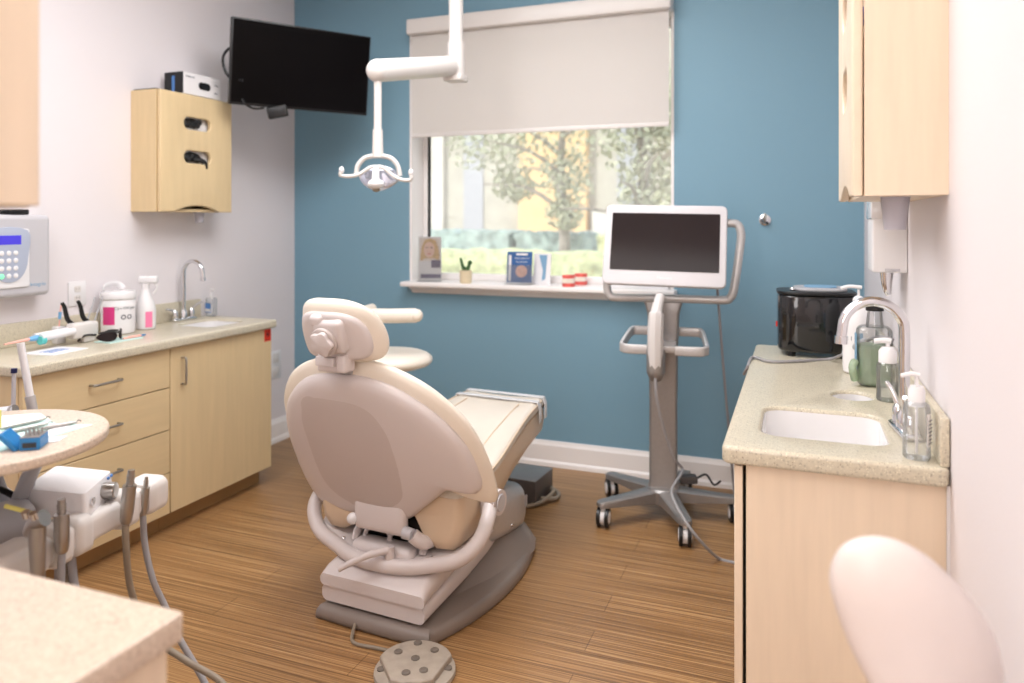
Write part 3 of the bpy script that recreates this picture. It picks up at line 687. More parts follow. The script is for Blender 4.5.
# swivel plate (shallow bowl) on the housing
# U-shaped yoke
yk = [(-.318, .27, .40), (-.345, .20, .365), (-.345, .13, .305), (-.285, .085, .248), (-.19, .062, .22), (-.095, .034, .208), (0, .026, .205), (.095, .034, .208), (.19, .062, .22), (.285, .085, .248), (.335, .13, .30), (.335, .20, .355), (.312, .26, .388)]
b = MB(); b.tube(yk, .025, 14, 6, flat=1.0); b.obj('yoke', M['mauve'], dc, 60)
# shallow tray between the yoke arms
tray_o = [(-.30, .12), (-.2, .065), (0, .03), (.2, .065), (.30, .12), (.3, .3), (0, .4), (-.3, .3)]
b = MB(); b.pad(tray_o, lambda x, y: (x, y, .212+.055*(abs(x)/.33)**2+.10*max(0, y-.1)), .012, .012, 8, 6); b.obj('yoke_pan', M['mauve'], dc, 60)
for s in (-1, 1):
    h_ = MB(); h_.cyl((s*.30, .262, .385), (s*.352, .258, .385), .043, .043, 28); hub = h_.obj('pivot_hub', M['mauve'], dc)
    MB().cyl((s*.352, .258, .385), (s*.356, .258, .385), .03, .028, 28).obj('hub_cap', M['greypale'], hub)
    MB().box(min(s*.27, s*.30), max(s*.27, s*.30), .235, .30, .34, .45, .012, 3).obj('pivot_bracket', M['mauve'], dc)
# dark mechanism and arcs behind the seat
b = MB(); b.box(-.14, .12, .13, .42, .22, .36, .02, 2); b.obj('mechanism', M['black'], dc)
b = MB()
for cx in (-.045, .055): b.tube([(cx-.055, .10, .235), (cx-.045, .105, .275), (cx, .11, .295), (cx+.045, .105, .275), (cx+.055, .10, .235)], .008, 8, 5)
b.obj('mechanism_arcs', M['mauve'], dc)
for s in (-.13, .145): MB().tube([(s, .09, .235), (s, .11, .27), (s*.9, .16, .29)], .012, 10, 4, flat=1.6).obj('mechanism_fin', M['mauve'], dc)
b = MB(); b.box(-.12, .125, .045, .13, .20, .255, .02, 3); b.obj('mechanism_cover', M['mauve'], dc)
for s in (-.17, .19): MB().sphere((s, .075, .238), .008).obj('bolt', M['chrome'], dc)
lv = MB().cyl((.052, .035, .22), (.052, .035, .268), .018, .015).obj('swivel_brake', M['mauve'], dc)
MB().tube([(.05, .03, .258), (-.01, -.02, .245), (-.085, -.06, .205)], lambda t: .013-.003*t, 10, 5, flat=1.0).obj('lever', M['mauve'], lv)
# seat base (tan underside with two rear lobes) and seat cushion
prof = [(-.285, .44), (-.29, .36), (-.278, .285), (-.25, .25), (-.205, .245), (-.165, .265), (-.135, .33), (-.11, .36), (.11, .36), (.135, .33), (.165, .265), (.205, .245), (.25, .25), (.278, .285), (.29, .36), (.285, .44)]
secs = [(.085, .90, .0, .25), (.095, .97, .0, .10), (.13, .995, .0, .02), (.25, .99, .0, .0), (.40, .94, .01, .12), (.6, .85, .035, .33), (.8, .76, .062, .36), (1.02, .66, .076, .38), (1.04, .645, .076, .42)]
rings = []
for y, sx, dz, fl in secs:
    zz = [z+dz for x, z in prof]; top = .44+dz
    rings.append([Vector((x*sx, y, top-(top-(z+dz))*(1-fl))) for x, z in prof])
MB().ring_sweep(rings).obj('seat_underside', M['tan'], dc, 60)
def seat_top(y):  # crown height along the chair
    return .47+.035*max(0, min(1, (y-.3)/.35))+.06*max(0, min(1, (y-.45)/.5))
rings = []
for y, hw, e in ((.088, .262, .022), (.095, .274, .010), (.115, .284, .002), (.25, .288, 0), (.40, .275, 0), (.6, .248, 0), (.8, .218, 0), (1.0, .196, 0), (1.035, .192, .005), (1.05, .184, .03)):
    zt = seat_top(y)-e; zb = seat_top(y)-.045; ring = []
    for x in (-1, -.97, -.88, -.6, -.3, 0, .3, .6, .88, .97, 1):
        dip = -.012*(1-x*x) if y < .6 else -.006*(1-x*x)
        edge = 0 if abs(x) < .9 else (-.008 if abs(x) < .99 else -.022)
        ring.append(Vector((x*hw, y, zt+dip+edge)))
    for x in (1.0, .95, 0, -.95, -1.0): ring.append(Vector((x*hw*(1.0 if abs(x) < 1 else 1.0), y, zb+(.015 if abs(x) == 1 else 0))))
    rings.append(ring)
seat = MB().ring_sweep(rings).obj('seat', mat('cream_seat_vinyl', (212, 202, 188), .3, noise_amt=.04, noise_scale=7, bump=.15, bump_scale=60), dc, 55)
for s in (-1, 1):
    b = MB(); b.tube([(s*.283, .13, seat_top(.13)-.010), (s*.285, .25, seat_top(.25)-.010), (s*.272, .40, seat_top(.40)-.010), (s*.246, .6, seat_top(.6)-.010), (s*.216, .8, seat_top(.8)-.010), (s*.194, 1.0, seat_top(1.0)-.010)], .0035, 8, 4); b.obj('piping', M['tan'], seat)
for f in (-.62, .62):
    b = MB(); b.tube([(f*hw_, y, seat_top(y)-(.012 if y < .6 else .006)*(1-f*f)+.0005) for y, hw_ in ((.30, .284), (.42, .272), (.6, .248), (.8, .218), (.90, .206))], .0028, 6, 4); b.obj('seam', M['tan'], seat)
# white bands imitating the gloss reflections of a clear cover round the foot end
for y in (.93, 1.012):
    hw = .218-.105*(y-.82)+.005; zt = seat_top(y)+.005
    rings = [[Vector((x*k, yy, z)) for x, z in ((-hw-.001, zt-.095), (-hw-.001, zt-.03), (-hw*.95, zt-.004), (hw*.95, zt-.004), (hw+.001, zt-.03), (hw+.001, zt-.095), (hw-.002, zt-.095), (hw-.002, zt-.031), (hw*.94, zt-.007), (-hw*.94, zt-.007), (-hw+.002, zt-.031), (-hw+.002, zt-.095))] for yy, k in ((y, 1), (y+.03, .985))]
    MB().ring_sweep(rings).obj('cover_gloss_band', M['whitegloss'], dc, 50)
# backrest
def yc(z): return .11+(.37-z)*(.235/.54)
def bmap(x, z):
    k = max(0., min(1., (.87-z)/.45)); k = k*k*(3-2*k)
    return (x, yc(z)+(.05+.02*k)*(abs(x)/.4)**2.3, z)
half = [(.0, .918), (.10, .91), (.18, .888), (.26, .845), (.32, .79), (.365, .725), (.390, .655), (.402, .58), (.405, .51), (.40, .455), (.385, .432), (.35, .442), (.31, .470), (.265, .484), (.215, .454), (.16, .415), (.09, .375), (0, .362)]
outl = half+[(-.09, .362), (-.16, .362), (-.26, .362), (-.33, .375), (-.378, .41), (-.40, .455)]+[(-x, z) for x, z in half[8:0:-1]]
MB().pad(outl, bmap, .05, .032, 6, 9, 0, (0, .63)).obj('backrest', M['cream'], dc, 70)
cz = .60
def sc_out(s, dz=0): return [(x*s, cz+(z-cz)*s+dz) for x, z in outl]
halfs = [(.0, .880), (.09, .873), (.165, .852), (.238, .808), (.294, .756), (.335, .695), (.356, .64), (.367, .57), (.367, .52), (.35, .49), (.31, .494), (.262, .494), (.215, .458), (.155, .408), (.09, .358), (0, .347)]
outs = halfs+[(-.09, .343), (-.155, .335), (-.25, .335), (-.312, .352), (-.35, .41), (-.366, .48)]+[(-x, z) for x, z in halfs[8:0:-1]]
MB().pad(outs, bmap, .01, .032, 14, 9, -.022, (0, .63)).obj('back_shell', M['mauve'], dc, 70)
halfp = [(0, .825), (.09, .82), (.15, .79), (.186, .72), (.195, .63), (.19, .50), (.17, .44), (.12, .40), (.06, .38), (0, .375)]
outp = halfp+[(-x, z) for x, z in halfp[-2:0:-1]]
MB().pad(outp, lambda x, z: bmap(x-.055, z), .006, .010, 6, 9, -.047, (0, .58)).obj('back_panel', M['mauvedk'], dc, 70)
b = MB(); b.box(-.105, .10, .04, .085, .298, .41, .02, 3); b.obj('hinge_tab', M['mauve'], dc)
kn = MB(); kn.cyl((.095, .055, .315), (.128, .055, .312), .021, .019); kn.obj('hinge_knob', M['greypale'], dc)
MB().tube([(.128, .055, .31), (.155, .075, .285), (.165, .11, .28)], .024, 12, 4).obj('hinge_link', M['mauve'], dc)
MB().sphere((-.108, .045, .33), .02).obj('hinge_end_cap', M['white'], dc)
# headrest
def hmap(x, z): return (x-.004, -.160-(z-.92)*.36+.07*(abs(x)/.14)**2.2, z)
hh = [(0, 1.112), (.07, 1.108), (.118, 1.085), (.142, 1.04), (.148, .98), (.135, .935), (.10, .918), (0, .915)]
ho = hh+[(-x, z) for x, z in hh[-2:0:-1]]
MB().pad(ho, hmap, .045, .028, 5, 8, 0, (0, 1.01)).obj('headrest', M['cream'], dc, 70)
hs_ = [(x*.74+.004, 1.008+(z-1.012)*.78) for x, z in ho]
hp = MB().pad(hs_, hmap, .006, .02, 14, 6, -.02, (0, 1.005)).obj('headrest_shell', M['mauve'], dc, 70)
def hm(x, y, z): return Vector((x, -.155-(z-1.0)*.36-y, z))
tilt = Matrix.Rotation(.34, 4, 'X')
b = MB(); b.box(-.05, .055, -.026, .03, -.055, .055, .016, 3, T(.016, -.222, 1.005) @ tilt); b.box(-.055, -.01, -.025, .02, .03, .07, .012, 3, T(.016, -.222, 1.005) @ tilt); b.obj('headrest_mechanism', M['mauve'], dc)
kb = T(.010, -.250, .985) @ tilt @ Matrix.Rotation(PI/2, 4, 'X')
MB().lathe([(.046, -.006), (.046, .003), (.044, .005), (.001, .005)], 32, kb).obj('knob_ring', M['mauvedk'], dc)
MB().lathe([(.036, .004), (.038, .008), (.036, .017), (.024, .021), (.001, .022)], 60, kb, lambda a: 1+.11*math.cos(5*a+.5)).obj('star_knob', M['white'] if False else M['mauve'], dc, 50)
b = MB(); b.box(-.055, .05, -.205, -.165, .885, .955, .008, 3); b.box(.025, .06, -.215, -.16, .888, .945, .008, 3); b.box(-.05, .02, -.22, -.19, .905, .935, .005, 2); b.obj('headrest_bracket', M['mauve'], dc)
b = MB(); b.box(-.035, .03, -.15, -.10, .87, .95, .008, 3, None); b.obj('headrest_stem', M['grey'], dc)

# ------------------------------------------------------------------ grey utility box and its hose by the chair
ub = thing('floor_utility_box', 'dark grey utility box on the floor behind the dental chair', 'utility box', (-1.235, 3.40, 0), -.07)
b = MB(); b.box(-.09, .09, -.105, .115, 0, .12, .004, 2); b.obj('housing', M['darkgrey'], ub)
MB().box(-.0905, .0905, -.1055, .1155, .1185, .124, .003, 2).obj('cover', M['gun'], ub)
hz_ = tag(MB().tube([(-1.145, 3.34, .03), (-1.09, 3.40, .014), (-1.10, 3.48, .012), (-1.17, 3.55, .012), (-1.15, 3.50, .03), (-1.11, 3.43, .033), (-1.13, 3.33, .02), (-1.18, 3.27, .012), (-1.24, 3.24, .012)], .01, 10, 6).obj('supply_hose', M['taupe']), 'coiled taupe hose on the floor beside the dark grey utility box', 'hose')

# ------------------------------------------------------------------ foot pedal
fp = thing('foot_pedal', 'stone grey disc foot control with round buttons on the floor', 'foot pedal', (-1.065, 1.955, 0), .4)
MB().lathe([(.118, 0), (.122, .006), (.12, .016), (.10, .022), (.001, .024)], 48).obj('base', M['pedal'], fp)
seg = [(.112*math.cos(a), .112*math.sin(a)) for a in [math.radians(15+150*k/20) for k in range(21)]]+[(-.06, -.09), (-.03, -.1), (.03, -.1), (.06, -.09)]
MB().plate([seg], .03, .006, T(0, 0, .010), 3).obj('centre_plate', M['pedal'], fp)
for k, (x, y) in enumerate(((0.0, .09), (-.055, .045), (.055, .05), (0, .01), (-.02, -.06), (.03, -.05))):
    MB().lathe([(.013, 0), (.013, .003), (.010, .005), (.006, .004), (.001, .004)], 20, T(x, y, .040)).obj('button', M['pedaldk'], fp)
for s in (-1, 1): MB().lathe([(.013, 0), (.013, .004), (.009, .006), (.001, .005)], 20, T(s*.098, -.01, .0205)).obj('button', M['pedaldk'], fp)
tag(MB().tube([(-1.37, 2.125, .03), (-1.355, 2.07, .012), (-1.32, 2.02, .006), (-1.24, 2.02, .006), (-1.16, 2.02, .008)], .006, 8, 8).obj('pedal_cord', M['taupe']), 'thin taupe cord from the chair base to the foot pedal', 'cord')

# ------------------------------------------------------------------ assistant stool behind the chair
as_ = thing('assistant_stool', 'cream assistant stool with curved support arm behind the dental chair', 'stool', (-1.80, 3.06, 0), 0)
b = MB(); so = oval(0, 0, .205, .19, 24); b.pad(so, lambda x, y: (x, y, .695), .04, .045, 4, 7, smooth=1); b.obj('seat', M['cream'], as_, 70)
MB().cyl((0, 0, .66), (0, 0, .62), .10, .05).obj('seat_plate', M['gun'], as_)
b = MB(); b.cyl((0, 0, .62), (0, 0, .38), .022); b.cyl((0, 0, .40), (0, 0, .10), .03); b.obj('gas_column', M['gun'], as_)
b = MB(); b.tube([(-.16, .10, .91), (-.10, -.10, .915), (.04, -.14, .92), (.18, -.075, .92)], .033, 14, 6, flat=.75); b.sphere((.18, -.075, .92), .0315, 1, 1, .95); b.obj('support_arm', M['cream'], as_, 70)
b = MB(); b.tube([(0, .05, .65), (-.12, .12, .66), (-.15, .11, .78), (-.155, .10, .89)], .013, 10, 5); b.obj('arm_post', M['chrome'], as_)
for k in range(5):
    a = 2*PI*k/5+.3; lg = MB().tube([(0, 0, .115), (.10*math.cos(a), .10*math.sin(a), .105), (.19*math.cos(a), .19*math.sin(a), .07)], .016, 10, 4).obj('leg', M['gun'], as_)
    MB().cyl((.19*math.cos(a)-.012*math.sin(a), .19*math.sin(a)+.012*math.cos(a), .028), (.19*math.cos(a)+.012*math.sin(a), .19*math.sin(a)-.012*math.cos(a), .028), .028).obj('caster', M['black'], lg)

# ------------------------------------------------------------------ scanner cart
KX, KY = -.575, 3.415
sct = thing('scanner_cart', 'silver intraoral scanner cart with white monitor against the blue wall', 'scanner cart', (KX, KY, 0), .10)
def CR(p): return Matrix.Rotation(-.10, 4, 'Z') @ (Vector(p)-Vector((KX, KY, 0)))
for k in range(5):
    a = math.radians(224+72*k)-.10
    d = Vector((math.cos(a), math.sin(a), 0)); n = Vector((-d.y, d.x, 0)); rings = []
    for r, hw, z0, z1 in ((.0, .045, .075, .135), (.06, .042, .078, .133), (.2, .033, .085, .122), (.315, .027, .088, .116), (.335, .022, .090, .113), (.343, .012, .094, .110)):
        rings.append([d*r+n*(hw*q)+Vector((0, 0, z)) for q, z in ((-1, z0), (-1, z1-.006), (-.8, z1), (.8, z1), (1, z1-.006), (1, z0))])
    lg = MB().ring_sweep(rings).obj('leg', M['gun'], sct, 40)
    cpos = d*.315+Vector((0, 0, .043)); ca = math.radians(-88)-.10+.11*k; cn = Vector((-math.sin(ca), math.cos(ca), 0)); cf = Vector((math.cos(ca), math.sin(ca), 0))
    cs = MB(); cs.cyl(cpos+Vector((0, 0, .03)), cpos+Vector((0, 0, .048)), .016); cs.cyl(cpos-cn*.009, cpos+cn*.009, .033)
    cs.box(-.013, .013, -.012, .012, -.005, .04, .004, 1, T(*cpos))
    cso = cs.obj('caster', M['white'], lg)
    for s in (-1, 1):
        w_ = MB(); w_.tube([cpos+cn*s*.010, cpos+cn*s*.012, cpos+cn*s*.024, cpos+cn*s*.026], lambda t: .043 if .1 < t < .9 else .039, 28, 1); w_.obj('wheel', M['black'], cso)
        MB().cyl(cpos+cn*s*.026, cpos+cn*s*.0285, .027, .025).obj('wheel_cap', M['white'], cso)
MB().lathe([(.075, .072), (.08, .085), (.08, .128), (.07, .138), (.001, .14)], 32).obj('hub', M['gun'], sct)
rings = []
for z, hw, hd_ in ((.12, .074, .036), (.16, .063, .03), (.5, .062, .03), (.80, .066, .03), (.93, .072, .03), (.985, .088, .026), (1.0, .11, .02)):
    rings.append([Vector((x, y, z)) for x, y in rrect(-hw, hw, -hd_, hd_, .014, 4)])
MB().ring_sweep(rings).obj('column', M['gun'], sct, 40)
# big loop handle behind the monitor
b = MB(); b.tube([(-.245, -.06, 1.10), (-.25, -.06, 1.05), (-.238, -.06, 1.01), (-.20, -.06, 1.0), (0, -.03, 1.0), (.25, -.05, 1.0), (.292, -.05, 1.012), (.310, -.05, 1.06), (.335, -.035, 1.24), (.338, -.035, 1.30), (.322, -.035, 1.335), (.28, -.035, 1.34), (.15, -.02, 1.34)], .0185, 14, 6); b.obj('loop_handle', M['gunlt'], sct, 60)
# monitor
pM = [CR(p) for p in ((-.824, 3.36, 1.423), (-.291, 3.36, 1.405), (-.306, 3.29, 1.062), (-.842, 3.29, 1.072))]
mc = T(.012, -.105, 1.243) @ Matrix.Rotation(-.27, 4, 'X') @ Matrix.Rotation(.02, 4, 'Y') @ Matrix.Rotation(PI/2, 4, 'X')
b = MB(); b.plate([rrect(-.270, .266, -.184, .186, .026, 8)], .034, .008, mc @ T(0, 0, -.034), 3); mo = b.obj('monitor', mat('light_grey_bezel', (206, 203, 206), .3, coat=.2, bump=.01), sct, 40)
MB().plate([rrect(-.238, .236, -.118, .146, .004)], .0015, 0, mc @ T(0, 0, .0002)).obj('screen', M['screen'], mo, smooth=False)
MB().text('Planmeca', .017, mc @ T(.005, -.148, .0004)).obj('lettering', M['paper'], mo, smooth=False)
b = MB(); b.box(-.055, .055, -.085, .085, -.075, -.034, .008, 2, mc); b.box(-.04, .04, -.03, .06, -.11, -.07, .006, 2, mc); b.obj('monitor_mount', M['gun'], sct)
# ring handle round the column
rp = [(-.165, -.12), (-.185, -.09), (-.15, .03), (-.12, .055), (.12, .055), (.15, .03), (.185, -.09), (.165, -.12)]
b = MB(); P3 = [(x, y, .802) for x, y in rp]
b.tube([(-.03, -.12, .80)]+P3+[(.03, -.12, .80)], .010, 4, 4, False, 1.0); 
b.bm.free(); b = MB()
path = spline([(x, y, 0) for x, y in [(-.06, -.16), (-.14, -.16), (-.168, -.146), (-.174, -.12), (-.156, .03), (-.145, .058), (-.12, .07), (.14, .07), (.165, .058), (.176, .03), (.194, -.12), (.188, -.146), (.16, -.16), (.06, -.16)]], 5)
rings = []
for i, p in enumerate(path):
    t = (path[min(i+1, len(path)-1)]-path[max(0, i-1)]).normalized(); nn = Vector((-t.y, t.x, 0))
    rings.append([p+nn*x+Vector((0, 0, .785+.22*(p.y+.16)+z)) for x, z in rrect(-.009, .009, -.021, .021, .007, 3)])
b.ring_sweep(rings); b.box(-.06, .06, -.165, -.02, .775, .805, .004); b.obj('ring_handle', M['gunlt'], sct, 40)
# scanner wand in its cradle
cr_ = MB(); cr_.tube([(-.02, -.185, .66), (-.02, -.192, .695), (-.02, -.190, .76), (-.02, -.185, .79)], lambda t: .022+.018*min(1, t*3), 16, 5, flat=1.0); cr_.obj('cradle', M['gun'], sct)
wd = thing('scanner_wand', 'white sleeved intraoral scanner wand standing in the cart cradle', 'scanner wand', tuple(Vector((KX, KY, 0))+Matrix.Rotation(.10, 4, 'Z') @ Vector((-.02, -.190, .772))), .10)
b = MB(); b.tube([(0, -.012, -.055), (0, -.018, .0), (0, -.022, .10), (.003, -.018, .165), (.004, -.014, .18)], lambda t: .034-.005*abs(t-.4), 8, 5, flat=.95); b.obj('body', M['wand'], wd, 40)
b = MB(); b.tube([(.003, -.016, .175), (.008, .005, .21), (.018, .035, .25)], lambda t: .026-.006*t, 12, 5); b.obj('tip_sleeve', M['wand'], wd, 60)
wp = Vector(wd.location)
tag(MB().tube([wp+Vector((0, -.02, -.055)), wp+Vector((.004, -.03, -.11)), at(657, 400, 3.18), at(664, 430, 3.2), at(674, 458, 3.22), at(682, 468, 3.25), at(681, 474, 3.2), at(672, 490, 3.05), at(676, 505, 2.98), at(690, 528, 2.9), at(705, 546, 2.9), onz(720, 559, .007), onz(737, 563, .007)], .0065, 8, 6).obj('scanner_cable', M['rubber']), 'pale grey cable running from the scanner wand down to the floor', 'cable')
tag(MB().tube([at(717, 284, 3.42), at(719, 310, 3.42), at(722, 350, 3.45), at(727, 410, 3.5), at(731, 455, 3.55), at(733, 480, 3.58), onz(736, 505, .006)], .006, 8, 6).obj('power_cable', M['rubber']), 'pale grey cable hanging from the monitor behind the scanner cart', 'cable')
ps = thing('power_adapter', 'black power adapter and leads resting on the scanner cart base', 'adapter', (KX+.10, KY+.08, .137), .4)
MB().box(-.04, .04, -.025, .025, 0, .035, .006, 2).obj('brick', M['darkgrey'], ps)
MB().tube([(.04, 0, .02), (.09, .02, .03), (.12, .0, -.01), (.16, .03, -.005)], .005, 8, 6).obj('lead', M['black'], ps)
# hook
hk = thing('wall_hook', 'round chrome hook on the blue wall right of the monitor', 'hook', (-.153, D, 1.355))
MB().lathe([(.028, 0), (.028, .006), (.02, .010), (.001, .012)], 28, Matrix.Rotation(PI/2, 4, 'X')).obj('rosette', M['chrome'], hk)
MB().tube([(0, -.01, -.005), (0, -.03, -.012), (0, -.04, .01), (0, -.035, .032)], .007, 10, 5).obj('prong', M['steel'], hk)

# ------------------------------------------------------------------ things on the window sill
SZ = .995
pc = thing('leaflet_stand', 'small photo card of a blond woman in a clear stand on the window sill', 'leaflet', (-2.025, 3.90, SZ), .28)
MB().box(-.068, .068, 0, .004, 0, .262).obj('card', M['paper'], pc, smooth=False)
MB().plate([rrect(-.06, .06, .12, .255, .002)], .0006, 0, T(0, -.0004, 0) @ Matrix.Rotation(PI/2, 4, 'X')).obj('photo_ground', mat('photo_ground', (226, 214, 204), .6, noise_amt=.03), pc, smooth=False)
X90 = Matrix.Rotation(PI/2, 4, 'X')
MB().plate([[(-.058, .13), (-.05, .20), (-.03, .245), (.005, .253), (.035, .24), (.05, .20), (.058, .15), (.05, .122), (.03, .135), (-.03, .135), (-.05, .118)]], .0006, 0, T(0, -.0012, 0) @ X90).obj('photo_hair', M['blond'], pc, smooth=False)
MB().plate([oval(-.004, .185, .032, .046)], .0006, 0, T(0, -.0020, 0) @ X90).obj('photo_face', M['skin'], pc, smooth=False)
b = MB(); b.plate([oval(-.018, .198, .007, .003)], .0004, 0, T(0, -.0027, 0) @ X90); b.plate([oval(.010, .198, .007, .003)], .0004, 0, T(0, -.0027, 0) @ X90); b.obj('photo_eyes', M['darkgrey'], pc, smooth=False)
MB().plate([oval(-.004, .162, .011, .004)], .0004, 0, T(0, -.0027, 0) @ X90).obj('photo_lips', M['lip'], pc, smooth=False)
MB().box(.008, .064, -.0018, -.0008, .08, .125).obj('purple_square', M['purple'], pc, smooth=False); MB().box(-.055, .066, -.0014, -.0004, .018, .042).obj('purple_bar', M['purple'], pc, smooth=False)
b = MB(); b.box(-.07, .07, -.005, -.003, 0, .265); b.box(-.07, .07, -.05, -.005, 0, .003); b.obj('acrylic_stand', M['clear'], pc, smooth=False)

sp_ = thing('potted_succulent', 'small dark green succulent in a cream pot on the window sill', 'potted plant', (-1.765, 3.84, SZ))
MB().lathe([(.028, 0), (.034, .006), (.036, .065), (.036, .075), (.03, .075), (.028, .062), (.001, .06)], 32).obj('pot', M['pot'], sp_)
b = MB(); b.tube([(-.004, 0, .06), (-.02, 0, .10), (-.034, 0, .145)], lambda t: .011-.006*t*t, 10, 5); b.tube([(.008, 0, .06), (.018, .002, .10), (.028, .002, .125)], lambda t: .012-.004*t, 10, 5); b.tube([(0, 0, .06), (.002, -.012, .095)], lambda t: .010-.005*t, 8, 4)
b.sphere((.026, 0, .118), .013); b.obj('stems', M['leaf'], sp_, 70)

bs = thing('brochure', 'blue dental brochure in a clear holder on the window sill', 'brochure', (-1.45, 3.86, SZ), .1, 'brochures on the window sill')
tl2 = Matrix.Rotation(-.14, 4, 'X')
b = MB(); b.box(-.072, .072, 0, .004, .012, .185, 0, 1, tl2); b.obj('cover', M['brochure'], bs, smooth=False)
MB().plate([oval(.012, .075, .034, .034)], .0008, 0, tl2 @ T(0, -.0002, 0) @ X90).obj('round_photo', mat('warm_photo', (222, 176, 160), .5, noise_amt=.3, noise_scale=60), bs, smooth=False)
MB().box(-.062, -.048, -.0012, -.0002, .02, .165, 0, 1, tl2).obj('brush_picture', M['paper'], bs, smooth=False)
b = MB(); b.text('ORAL HEALTH', .013, tl2 @ T(.012, -.0006, .148) @ X90); b.text('for everyone', .012, tl2 @ T(.012, -.0006, .128) @ X90); b.box(-.02, .045, -.0012, -.0004, .165, .176, 0, 1, tl2); b.obj('lettering', M['paper'], bs, smooth=False)
b = MB(); b.box(-.08, .08, -.005, -.003, 0, .11, 0, 1, tl2); b.box(-.08, .08, -.03, .05, 0, .003); b.obj('acrylic_holder', M['clear'], bs, smooth=False)
bs2 = thing('brochure', 'pale blue and white brochure leaning right of the blue brochure', 'brochure', (-1.34, 3.93, SZ), .05, 'brochures on the window sill')
b = MB(); b.box(-.05, .05, 0, .003, .0, .175, 0, 1, tl2); b.obj('cover', M['paper'], bs2, smooth=False)
MB().plate([[(-.02, .165), (.028, .165), (.02, .03), (.0, .02), (.004, .08)]], .0008, 0, tl2 @ T(0, -.0002, 0) @ X90).obj('blue_print', M['inkblue'], bs2, smooth=False)
def teeth(label, x, y, rz, s=1):
    o = thing('teeth_model', label, 'teeth model', (x, y, SZ), rz, 'teeth models on the window sill')
    for z0, z1 in ((0, .022), (.044, .064)):
        b = MB(); b.plate([[(-.034, .02), (-.033, -.006), (-.02, -.024), (0, -.03), (.02, -.024), (.033, -.006), (.034, .02)]], z1-z0, .003, T(0, 0, z0)); b.obj('gum', M['gum'], o)
    for k in range(9):
        a = PI+PI*(k+.5)/9; x_, y_ = .031*math.cos(a), -.002+.026*math.sin(a)
        MB().box(-.0052, .0052, -.004, .004, .020, .034, .002, 2, T(x_, y_, 0) @ Matrix.Rotation(a+PI/2, 4, 'Z')).obj('tooth', M['tooth'], o)
        MB().box(-.0052, .0052, -.004, .004, .0335, .046, .002, 2, T(x_, y_, 0) @ Matrix.Rotation(a+PI/2, 4, 'Z')).obj('tooth', M['tooth'], o)
teeth('pink and ivory teeth model at the front of the window sill', -1.158, 3.845, .15)
teeth('pink teeth model standing behind another by the glass', -1.13, 3.98, -.2)
gc = thing('card_stack', 'white and green card lying behind the scanner monitor on the sill', 'card', (-.80, 3.92, SZ), .05)
MB().box(-.13, .17, -.05, .05, 0, .052, .002).obj('box_body', M['paper'], gc, smooth=False)
MB().box(-.07, .03, -.0508, -.0502, .018, .05).obj('green_label', M['greencard'], gc, smooth=False)

# ------------------------------------------------------------------ right counter
RX = -.162
sinkR = rrect(-.085, .198, 1.868, 2.163, .05)
chute = oval(.148, 2.378, .056, .062, 32)
rc = countertop('countertop', 'beige speckled countertop with white sink along the right wall', RX, XR-.002, 1.736, 3.225, [sinkR, chute], M['stone'], (.022,))
MB().box(XR-.02, XR-.002, 1.75, 3.225, ZC, .942, .003).obj('backsplash', M['stone'], rc)
basin('sink_basin', 'white rectangular undermount sink basin in the right counter', sinkR, .14, ZC-.0402, M['porcelain'])
basin('waste_chute', 'round white-lined waste opening in the right counter', chute, .06, ZC-.0402, M['porcelain'], 'waste chute')
cc = thing('sink_cabinet', 'pale maple base cabinet with plain side panel under the right counter', 'cabinet', (.08, 2.49, 0))
MB().box(-.110-.08, XR-.006-.08, 1.765-2.49, 1.783-2.49, .0, .7995, .001, 1).obj('side_panel', M['maplepale'], cc)
b = MB(); b.box(-.110-.08, XR-.006-.08, 3.18-2.49, 3.198-2.49, 0, .7995); b.box(-.110-.08, XR-.006-.08, 1.783-2.49, 3.18-2.49, .1, .118); b.box(-.05-.08, -.04-.08, 1.783-2.49, 3.18-2.49, 0, .1); b.box(XR-.014-.08, XR-.006-.08, 1.783-2.49, 3.18-2.49, .118, .7)
b.obj('carcass', M['maplepale'], cc, smooth=False)
for k in range(2):
    d_ = MB().box(-.136-.08, -.118-.08, 1.767+.714*k-2.49, 2.478+.717*k-2.49, .104, .79, .0015, 1).obj('door', M['maplepale'], cc)
    b = MB(); yy = (2.44 if k == 0 else 2.52)-2.49; b.tube([(-.216, yy, .60), (-.238, yy, .605), (-.242, yy, .62), (-.242, yy, .70), (-.238, yy, .715), (-.216, yy, .72)], .005, 8, 3); b.obj('handle', M['steel'], d_)
struct(MB().box(XR-.006, XR, 1.758, 1.766, 0, .8).obj('trim_1', M['white'], smooth=False))

faucet('gooseneck_faucet', 'large chrome gooseneck faucet at the right sink', (.238, 1.995, ZC), PI+.12, .315, .138, .0122, ((-1, (.02, -.03, .05)), (1, (.02, .03, .05))))
